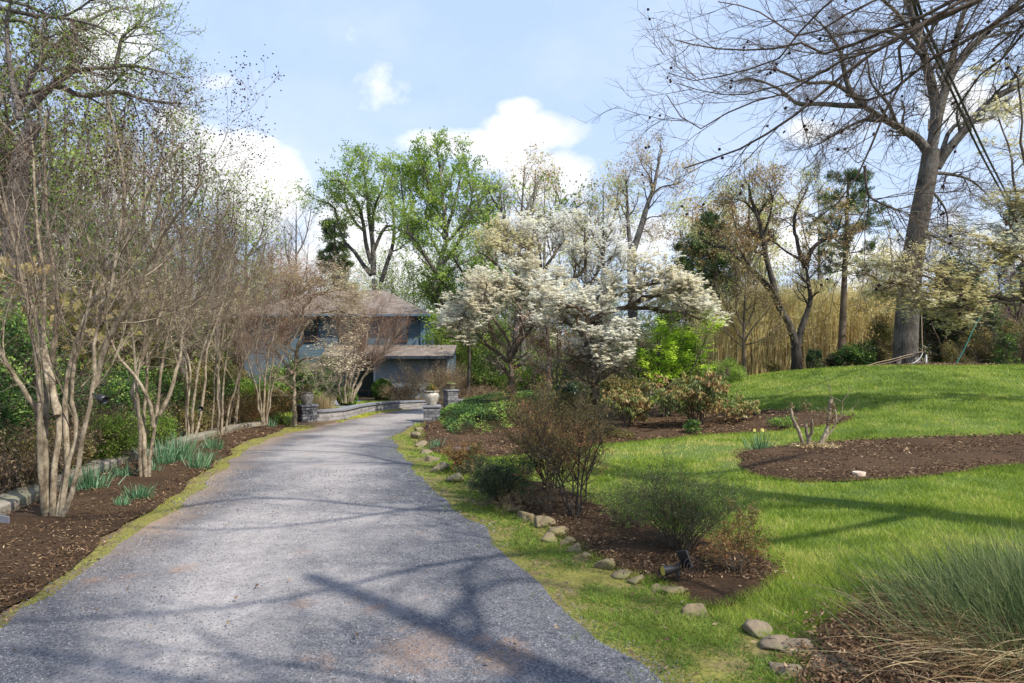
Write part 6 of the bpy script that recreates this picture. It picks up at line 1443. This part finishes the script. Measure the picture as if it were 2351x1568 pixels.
pl = G(981, 990, .03); e = empty('path_light', pl, 'tiny black path light on mulch just right of the inner pier', 'lamp'); mb = MB(); cyl(mb, (0, 0, -.03), (0, 0, .14), .008, .008, 8); mb.build('stake', 'black_metal', e); mb = MB(); mb.lathe([(0, .19), (.02, .18), (.035, .15), (.03, .13), (0, .13)], 14); mb.build('lamp_head', 'black_metal', e)
# slate slab and valve lid
b = G(1056, 1034, .05); o = MB().lathe([(0, 0), (.20, 0), (.21, .02), (.205, .045), (0, .05)], 6).build('stepping_slab', 'slate_purple', loc=b, flat=True); o.scale = (1, .7, 1); tag(o, 'flat purple grey slab resting on the mulch by the far rock edge', 'slab')
b = G(1972, 1086, .07); o = MB().lathe([(0, .012), (.062, .012), (.066, .016), (.078, .016), (.082, .01), (.083, -.03)], 32).build('valve_lid', 'terracotta_pale', loc=b); tag(o, 'round pale valve lid set in the mulch of the island bed', 'lid')
# overhead cables past the oak
for k, (dx, lb) in enumerate([(0, 'black overhead cable slanting down in front of the oak, left one of the close pair'), (12, 'black overhead cable slanting down in front of the oak, right one of the close pair')]):
    P = resample([V3(W(x, y, D_)) for x, y, D_ in [(2080+dx*.4, -60, 9), (2104+dx, 40, 9.6), (2185+dx, 210, 12), (2250+dx, 350, 15), (2320+dx*.7, 480, 20), (2375+dx*.4, 590, 27), (2460, 740, 40)]], 40); o = MB().tubes(P-P[0], np.full(40, .022), 6).build('overhead_cable', 'cable', loc=Vector(P[0])); tag(o, lb, 'cable')
# swing rope, hose, poles, ties by the oak foot
D = 27.2
def rope(name, pts, r_, mat, label, cat, Ds=None):
    P = resample([V3(W(p[0], p[1], (Ds or D) if len(p) < 3 else p[2])) for p in pts], 24); o = MB().tubes(P-P[0], np.full(24, r_), 6).build(name, mat, loc=Vector(P[0])); return tag(o, label, cat)
rope('rope', C8([(395, 1030), (398, 1180), (402, 1340)]), .018, 'rope_tan', 'thin swing rope hanging right of the oak trunk', 'rope')
rope('hose', C8([(405, 1345), (385, 1385), (340, 1420), (270, 1445)]), .016, 'hose_white', 'white hose curving to the ground right of the oak foot', 'hose')
rope('pole', C8([(405, 1338), (300, 1362), (180, 1395), (90, 1415), (0, 1440)]), .018, 'rope_tan', 'long tan pole leaning across the oak foot', 'pole')
rope('pole', C8([(350, 1365), (250, 1390), (150, 1420), (-60, 1450)]), .012, 'rope_tan', 'lower pale pole lying under the tan pole at the oak foot', 'pole')
rope('rope', C8([(850, 1010), (830, 1070), (770, 1180), (710, 1310), (640, 1440)]), .018, 'rope_teal', 'teal rope stretched slantwise to the ground right of the oak', 'rope')
b = GD(2150, 28.5); o = MB().box(-.9, .9, -.1, .1, 0, .09).build('plank', 'red_plank', loc=b, flat=True, rot=.3); tag(o, 'faded red plank lying on the ground right of the white hose', 'plank')
b = GD(2126, 27.6); o = MB().tubes(np.array([(0, 0, -.1), (0, 0, .5)]), np.array([.04, .035]), 8).build('short_post', 'hose_white', loc=b); tag(o, 'short white post just right of the hose end', 'post')
# leaf litter mound at the oak foot
n_ = 6000; a = rng.random(n_)*6.28; rr = np.sqrt(rng.random(n_))*2.6; x = 16.1+np.cos(a)*rr*1.3; y = 27.4+np.sin(a)*rr*.8; P = np.stack([x, y, H(x, y)+.1*(1-rr/2.6)+.03], 1); A = unit(rdir(n_)*np.array([1, 1, .4])); mb = MB(); mb.leaves(P, A, perp(A), .1, .05); tag(mb.build('litter', 'dead_brown'), 'reddish dead leaf litter round the foot of the oak', kind='stuff')
# ---------------------------------------------------------------- bamboo, thickets, background shrubs and the far wood
n_ = 8500; x = rng.uniform(6.5, 22, n_); y = rng.uniform(33.5, 39, n_); z = H(x, y)
pxs = CX+F*x/y; keep = (pxs > 1600) & (pxs < 2075) & (rng.random(n_) < np.clip((pxs-1600)/60, 0, 1)*np.clip((2090-pxs)/60, 0, 1)*.9+.05); x, y, z = x[keep], y[keep], z[keep]; n_ = len(x)
ht = 3.9+1.5*vnoise(x, y, 1.3)+rng.normal(0, .35, n_)-z*.6+np.where((CX+F*x/y) < 1720, -.8, 0)
mb = MB(); P = np.stack([x, y, z-.1], 1); D_ = unit(np.stack([rng.normal(0, .07, n_), rng.normal(0, .07, n_), np.ones(n_)], 1)); Pt = P+D_*ht[:, None]; mid = P+D_*(ht*.5)[:, None]; tipo = Pt+np.stack([rng.normal(0, .25, n_), rng.normal(0, .25, n_), -.1*np.ones(n_)], 1)
mb.tubes(np.stack([P, mid, tipo], 1), np.stack([np.full(n_, .013), np.full(n_, .010), np.full(n_, .004)], 1), 4, 0)
c = (np.stack([P, mid, tipo], 1), np.full((n_, 3), .01)); q, T = along(c, 20, .35, 1.04); nn = len(q); q = q+rng.normal(0, .12, q.shape); A = unit(rdir(nn)*.8+np.array([0, 0, .5])); mb.leaves(q, A, perp(A), rng.uniform(.12, .26, nn), .022, 1, np.clip(.2+.8*vnoise(q[:, 0], q[:, 2], .8)+rng.normal(0, .15, nn), .01, .99))
tag(mb.build('bamboo', ['bamboo', 'bamboo']), 'golden bamboo thicket filling the lawn edge behind the forked tree', 'bamboo', kind='stuff')
def MD(px, D, rx, h, leaf, lsz, nl, label, lumps=12, **k):
    return mound('shrub', label, GD(px, D), rx, rx*.9, h, leaf, lsz, nl, lumps, **k)
MD(1662, 26.5, .85, .95, 'leaf_spring', .05, 7000, 'rounded soft green bush at the left end of the lawn edge', tw='twig_tan')
MD(1950, 29, 1.0, 1.25, 'leaf_ivy', .08, 7000, 'dark glossy shrub at the lawn edge below the tall pine', tw='twig_dark')
MD(1908, 29.5, .55, .7, 'leaf_dark', .07, 2500, 'small dark shrub left of the glossy one')
MD(2175, 33, 1.7, 5.6, 'leaf_dark', .13, 26000, 'tall dark evergreen standing behind the oak trunk', 26, lumpr=.33)
MD(2225, 35, 1.5, 4.2, 'leaf_dark', .13, 15000, 'lower dark evergreen right of the one behind the oak', 18, lumpr=.36)
MD(2028, 31.5, .8, 2.6, 'leaf_olive', .09, 6000, 'olive bush filling the gap left of the oak trunk', 14)
MD(2010, 29, .5, 1.0, 'leaf_olive', .06, 2500, 'small olive bush at the lawn edge left of the oak foot')
MD(1770, 30.5, .5, .6, 'leaf_olive', .06, 1800, 'low olive tuft of leaves between young tree and forked tree')
MD(1868, 29.2, .38, .95, 'needle', .07, 2600, 'young dark conifer seedling right of the forked tree')
for k, (px, D, rx, h, lf) in enumerate([(2200, 30.5, .8, 1.3, 'leaf_olive'), (2250, 31, 1.0, 2.0, 'leaf_olive'), (2295, 30.5, .9, 1.6, 'leaf_ivy'), (2340, 31, 1.1, 2.4, 'leaf_olive'), (2390, 31, 1.1, 2.2, 'leaf_ivy'), (2275, 35, 1.4, 3.2, 'leaf_mid'), (2340, 36, 1.4, 3.6, 'leaf_olive')]):
    MD(px, D, rx, h, lf, .07, int(1500*rx*h)+1200, ['low olive thicket bush right of the red plank', 'olive thicket bush under the teal rope', 'green thicket bush right of the teal rope', 'olive thicket bush nearest the right edge', 'thicket bush cut by the right edge', 'taller green bush behind the teal rope', 'taller olive bush under the redbud'][k], lumpr=.34)
# behind the dogwoods and along the drive's far side
for k, (px, D, rx, h, lf, lb) in enumerate([
    (1120, 36, 1.5, 2.6, 'leaf_mid', 'green shrub left of the first dogwood trunk behind the wall'), (1215, 34, 1.6, 3.1, 'leaf_spring', 'fresh green shrub seen under the arch of the first dogwood'), (1180, 42, 1.6, 2.2, 'leaf_dark', 'dark shrub in the shade behind the first dogwood trunk'),
    (1100, 41, 1.2, 1.8, 'leaf_dark', 'dark clipped yew beyond the end of the lower roof'), (1290, 36, 1.5, 2.4, 'leaf_mid', 'green shrub behind the copper leaved sapling'), (1370, 36, 1.6, 3.0, 'leaf_olive', 'olive shrub behind the second dogwood trunk'), (1450, 34, 1.5, 3.0, 'leaf_mid', 'green shrub between second dogwood trunk and lime maple'),
    (1520, 36, 1.8, 3.6, 'leaf_mid', 'tall green shrub directly behind the lime maple'), (1600, 38, 1.7, 4.2, 'leaf_mid', 'green bush under the right dogwood limb'), (1420, 25, .9, 1.0, 'leaf_olive', 'low olive bush beyond the smaller rhododendron'), (1340, 29, 1.2, 1.0, 'leaf_dark', 'dark low bush across the drive behind the copper sapling'),
    (1060, 46, 2.0, 5.2, 'leaf_spring', 'tall spring green bush behind the end of the lower roof'), (1130, 48, 2.0, 5.5, 'leaf_mid', 'tall green bush filling the gap beside the first dogwood crown'), (1650, 41, 1.8, 4.6, 'leaf_olive', 'olive bush below the orange budding tree'), (1570, 31, 1.1, 1.4, 'leaf_olive', 'olive bush right behind the lime maple stems'), (1730, 40, 1.5, 4.2, 'leaf_olive', 'olive bush left of the bamboo top')]):
    MD(px, D, rx, h, lf, .10, int(1500*rx*h)+2000, lb, 16, lumpr=.36)
# ivy and brush beyond the kerb
for k, (px, py_, D, rx, h, lf, lsz, lb) in enumerate([
    (20, 0, 9.6, 1.1, 2.7, 'leaf_ivy', .05, 'tall ivy covered bush at the left edge behind the stone edging'), (-60, 0, 8.6, .9, 1.9, 'leaf_ivy', .045, 'ivy bush cut by the left edge nearest the camera'), (95, 0, 11.0, .9, 2.0, 'leaf_ivy', .05, 'ivy bush behind the left stems of the biggest crepe myrtle'),
    (180, 0, 12.0, 1.1, 1.9, 'leaf_ivy', .05, 'green bush behind the right stems of the biggest crepe myrtle'), (255, 0, 13.5, 1.1, 1.9, 'leaf_mid', .05, 'green bush in the gap between the first two crepe myrtles'), (330, 0, 15, 1.2, 1.9, 'leaf_ivy', .06, 'green bush behind the second crepe myrtle'),
    (400, 0, 17, 1.2, 1.8, 'leaf_olive', .06, 'olive bush behind the tallest daffodil clump'), (455, 0, 19, 1.2, 1.8, 'leaf_mid', .06, 'green bush behind the leaning thin myrtle'), (60, 0, 8.4, .55, .75, 'leaf_olive', .04, 'low leafy brush just over the stone edging at the left'), (330, 0, 11.8, .6, .7, 'leaf_spring', .04, 'low bright brush over the edging behind the second crepe myrtle'),
    (240, 0, 10.6, .6, .75, 'leaf_spring', .04, 'low bright brush over the edging between the first two crepe myrtles'), (420, 0, 15, .7, .8, 'leaf_olive', .045, 'low olive brush over the edging behind the daffodils'), (500, 0, 24, 1.4, 2.0, 'leaf_olive', .07, 'olive bush behind the fan of slim myrtle stems'),
    (140, 0, 9.6, .5, .7, 'leaf_olive', .04, 'low brown green brush behind the biggest crepe myrtle foot')]):
    MD(px, D, rx, h, lf, lsz, int(4200*rx*h)+2500, lb, 18, lumpr=.36)
# brown bramble tangles
for px, D, h, w_, lb in [(10, 7.9, .8, .6, 'tangle of dead brown bramble at the left edge above the stone edging'), (100, 9.0, .9, .7, 'brown bramble tangle behind the foot of the biggest crepe myrtle'), (160, 10.4, 1.0, .8, 'brown bramble tangle left of the large blue green daffodils'), (300, 13, 1.1, .9, 'brown bramble tangle behind the second crepe myrtle foot'), (450, 16.5, 1.1, .9, 'brown bramble tangle behind the slim myrtle feet'), (540, 19, 1.1, .9, 'brown bramble tangle at the far end of the edging')]:
    shrub('bramble', lb, GD(px, D), h, w_, 26, 'dead_brown', .035, 2, 'bark_brown', n=(5, 4, 3), r=.006, t0=.1, trop=-.04, tw='twig_tan', wob=.3)

# thin saplings and stems of the wood on the left and behind everything: copies of a few kinds
protos = []
def proto(kind, leaf, dens, lsz, h, tw, r=.12, n=(8, 6, 5)):
    o = bare(1175+kind, 900, 900-h*F/50, 50, 'p', 3.2*F/50, leaf, dens=dens, lsz=lsz, ext=1.3, r=r, tw=tw, name='woodland_tree', nl=7, n=n)
    protos.append(o); return o
pr = [proto(0, 'leaf_bud', 1, .12, 13, 'twig_tan'), proto(1, 'leaf_mid', 2, .16, 12, 'twig_dark'), proto(2, None, 0, .1, 12, 'twig_pale'), proto(3, 'leaf_mid', 2, .15, 9, 'twig_tan'), proto(4, 'leaf_spring', 2, .15, 10, 'twig_dark')]
used = set()
def place(k, px, D, top_py, label, group):
    h = [13, 12, 12, 9, 10][k]+1; b = GD(px, D); want = hz(top_py, D)-b.z; s_ = want/h
    if k not in used:
        o = pr[k]; used.add(k); o.location = b; o.rotation_euler.z = rng.random()*6.28; o.scale = (s_, s_, s_); o['label'] = label; o['group'] = group; return
    dup(pr[k], b, rng.random()*6.28, s_, label, group)
gL = 'trees of the wood behind the crepe myrtles'; gB = 'distant trees behind house and dogwoods'; gRt = 'distant trees behind bamboo and oak'
lL = 'thin tree among many alike in the wood behind the crepe myrtles'; lB = 'faint tree among many alike in the distant wood behind the house and dogwoods'; lR = 'faint tree among many alike in the distant wood behind the bamboo and oak'
for px, D, k, tp in [(-90, 20, 3, 300), (-40, 26, 1, 180), (20, 30, 0, 330), (70, 34, 4, 260), (110, 28, 3, 480), (140, 40, 1, 300), (190, 36, 2, 420), (215, 30, 3, 560), (260, 44, 0, 450), (290, 36, 4, 560), (350, 46, 3, 520), (380, 40, 0, 520), (440, 50, 1, 500), (470, 44, 3, 610), (520, 54, 0, 560), (560, 58, 4, 590), (-10, 22, 4, 520), (600, 60, 2, 600)]: place(k, px, D, tp, lL, gL)
for px, D, k, tp in [(620, 70, 2, 590), (720, 74, 2, 620), (790, 72, 4, 620), (830, 66, 3, 640), (900, 70, 4, 560), (950, 62, 3, 560), (1045, 62, 4, 570), (1090, 66, 1, 540), (1160, 64, 4, 590), (1220, 62, 3, 600), (1300, 66, 1, 620), (1400, 62, 3, 640), (1490, 62, 2, 640), (1520, 56, 3, 680), (1560, 62, 4, 660), (850, 60, 1, 640), (930, 58, 1, 640), (1200, 56, 1, 640), (1360, 56, 1, 640)]: place(k, px, D, tp, lB, gB)
for px, D, k, tp in [(1640, 58, 4, 650), (1680, 62, 1, 660), (1720, 56, 4, 640), (1760, 62, 3, 680), (1800, 60, 2, 650), (1840, 66, 3, 650), (1900, 62, 0, 640), (1960, 66, 3, 660), (1990, 58, 2, 620), (2050, 60, 3, 650), (2140, 58, 1, 660), (2200, 60, 3, 640), (2250, 56, 4, 650), (2300, 60, 3, 620), (2340, 54, 1, 640), (2400, 58, 3, 600), (2230, 48, 3, 680), (2310, 46, 3, 690), (2360, 50, 4, 670)]: place(k, px, D, tp, lR, gRt)
# far wood: reads as one mass
def farwood(x0, x1, y0, y1, n_, hmin, hmax, name, label, leaf, tw):
    x = rng.uniform(x0, x1, n_); y = rng.uniform(y0, y1, n_); z = H(x, y); h = rng.uniform(hmin, hmax, n_); P = np.stack([x, y, z-.2], 1); T_ = P+np.stack([rng.normal(0, .5, n_), rng.normal(0, .5, n_), h], 1)
    st = (np.stack([P, (P+T_)/2+rng.normal(0, .15, P.shape), T_], 1), np.stack([np.full(n_, .10), np.full(n_, .07), np.full(n_, .02)], 1)); mb = MB(); mb.tubes(*st, 4, 0)
    a = grow(st, 14, .12, 1, 50, 2.2, .4, 4, .2, .08, .4, .4, rmin=.02); b_ = grow(a, 6, .15, 1, 45, 1.1, .5, 3, .2, .08, .4, .4, rmin=.012); mb.tubes(*a, 3, 0); mb.tubes(*b_, 3, 0)
    q, T = along(b_, 3, .2, 1.05); q = q+rng.normal(0, .15, q.shape); leafy(mb, q, T, .26, .16, 1, cs=5)
    tag(mb.build(name, [tw, leaf]), label, 'wood', kind='stuff')
farwood(-75, 5, 72, 100, 340, 5, 9, 'far_wood', 'far wood of thin pale trees beyond the house', 'leaf_olive', 'twig_pale')
farwood(0, 90, 68, 100, 380, 4.5, 8, 'far_wood', 'far wood of thin pale trees beyond the lawn and bamboo', 'leaf_olive', 'twig_pale')
farwood(-60, -16, 22, 60, 420, 3, 7, 'undergrowth', 'brushy undergrowth of the wood left of the house', 'leaf_mid', 'twig_tan')
farwood(-16, -9, 12, 20, 60, 2, 4, 'undergrowth', 'brushy undergrowth close behind the crepe myrtle row', 'leaf_olive', 'twig_tan')
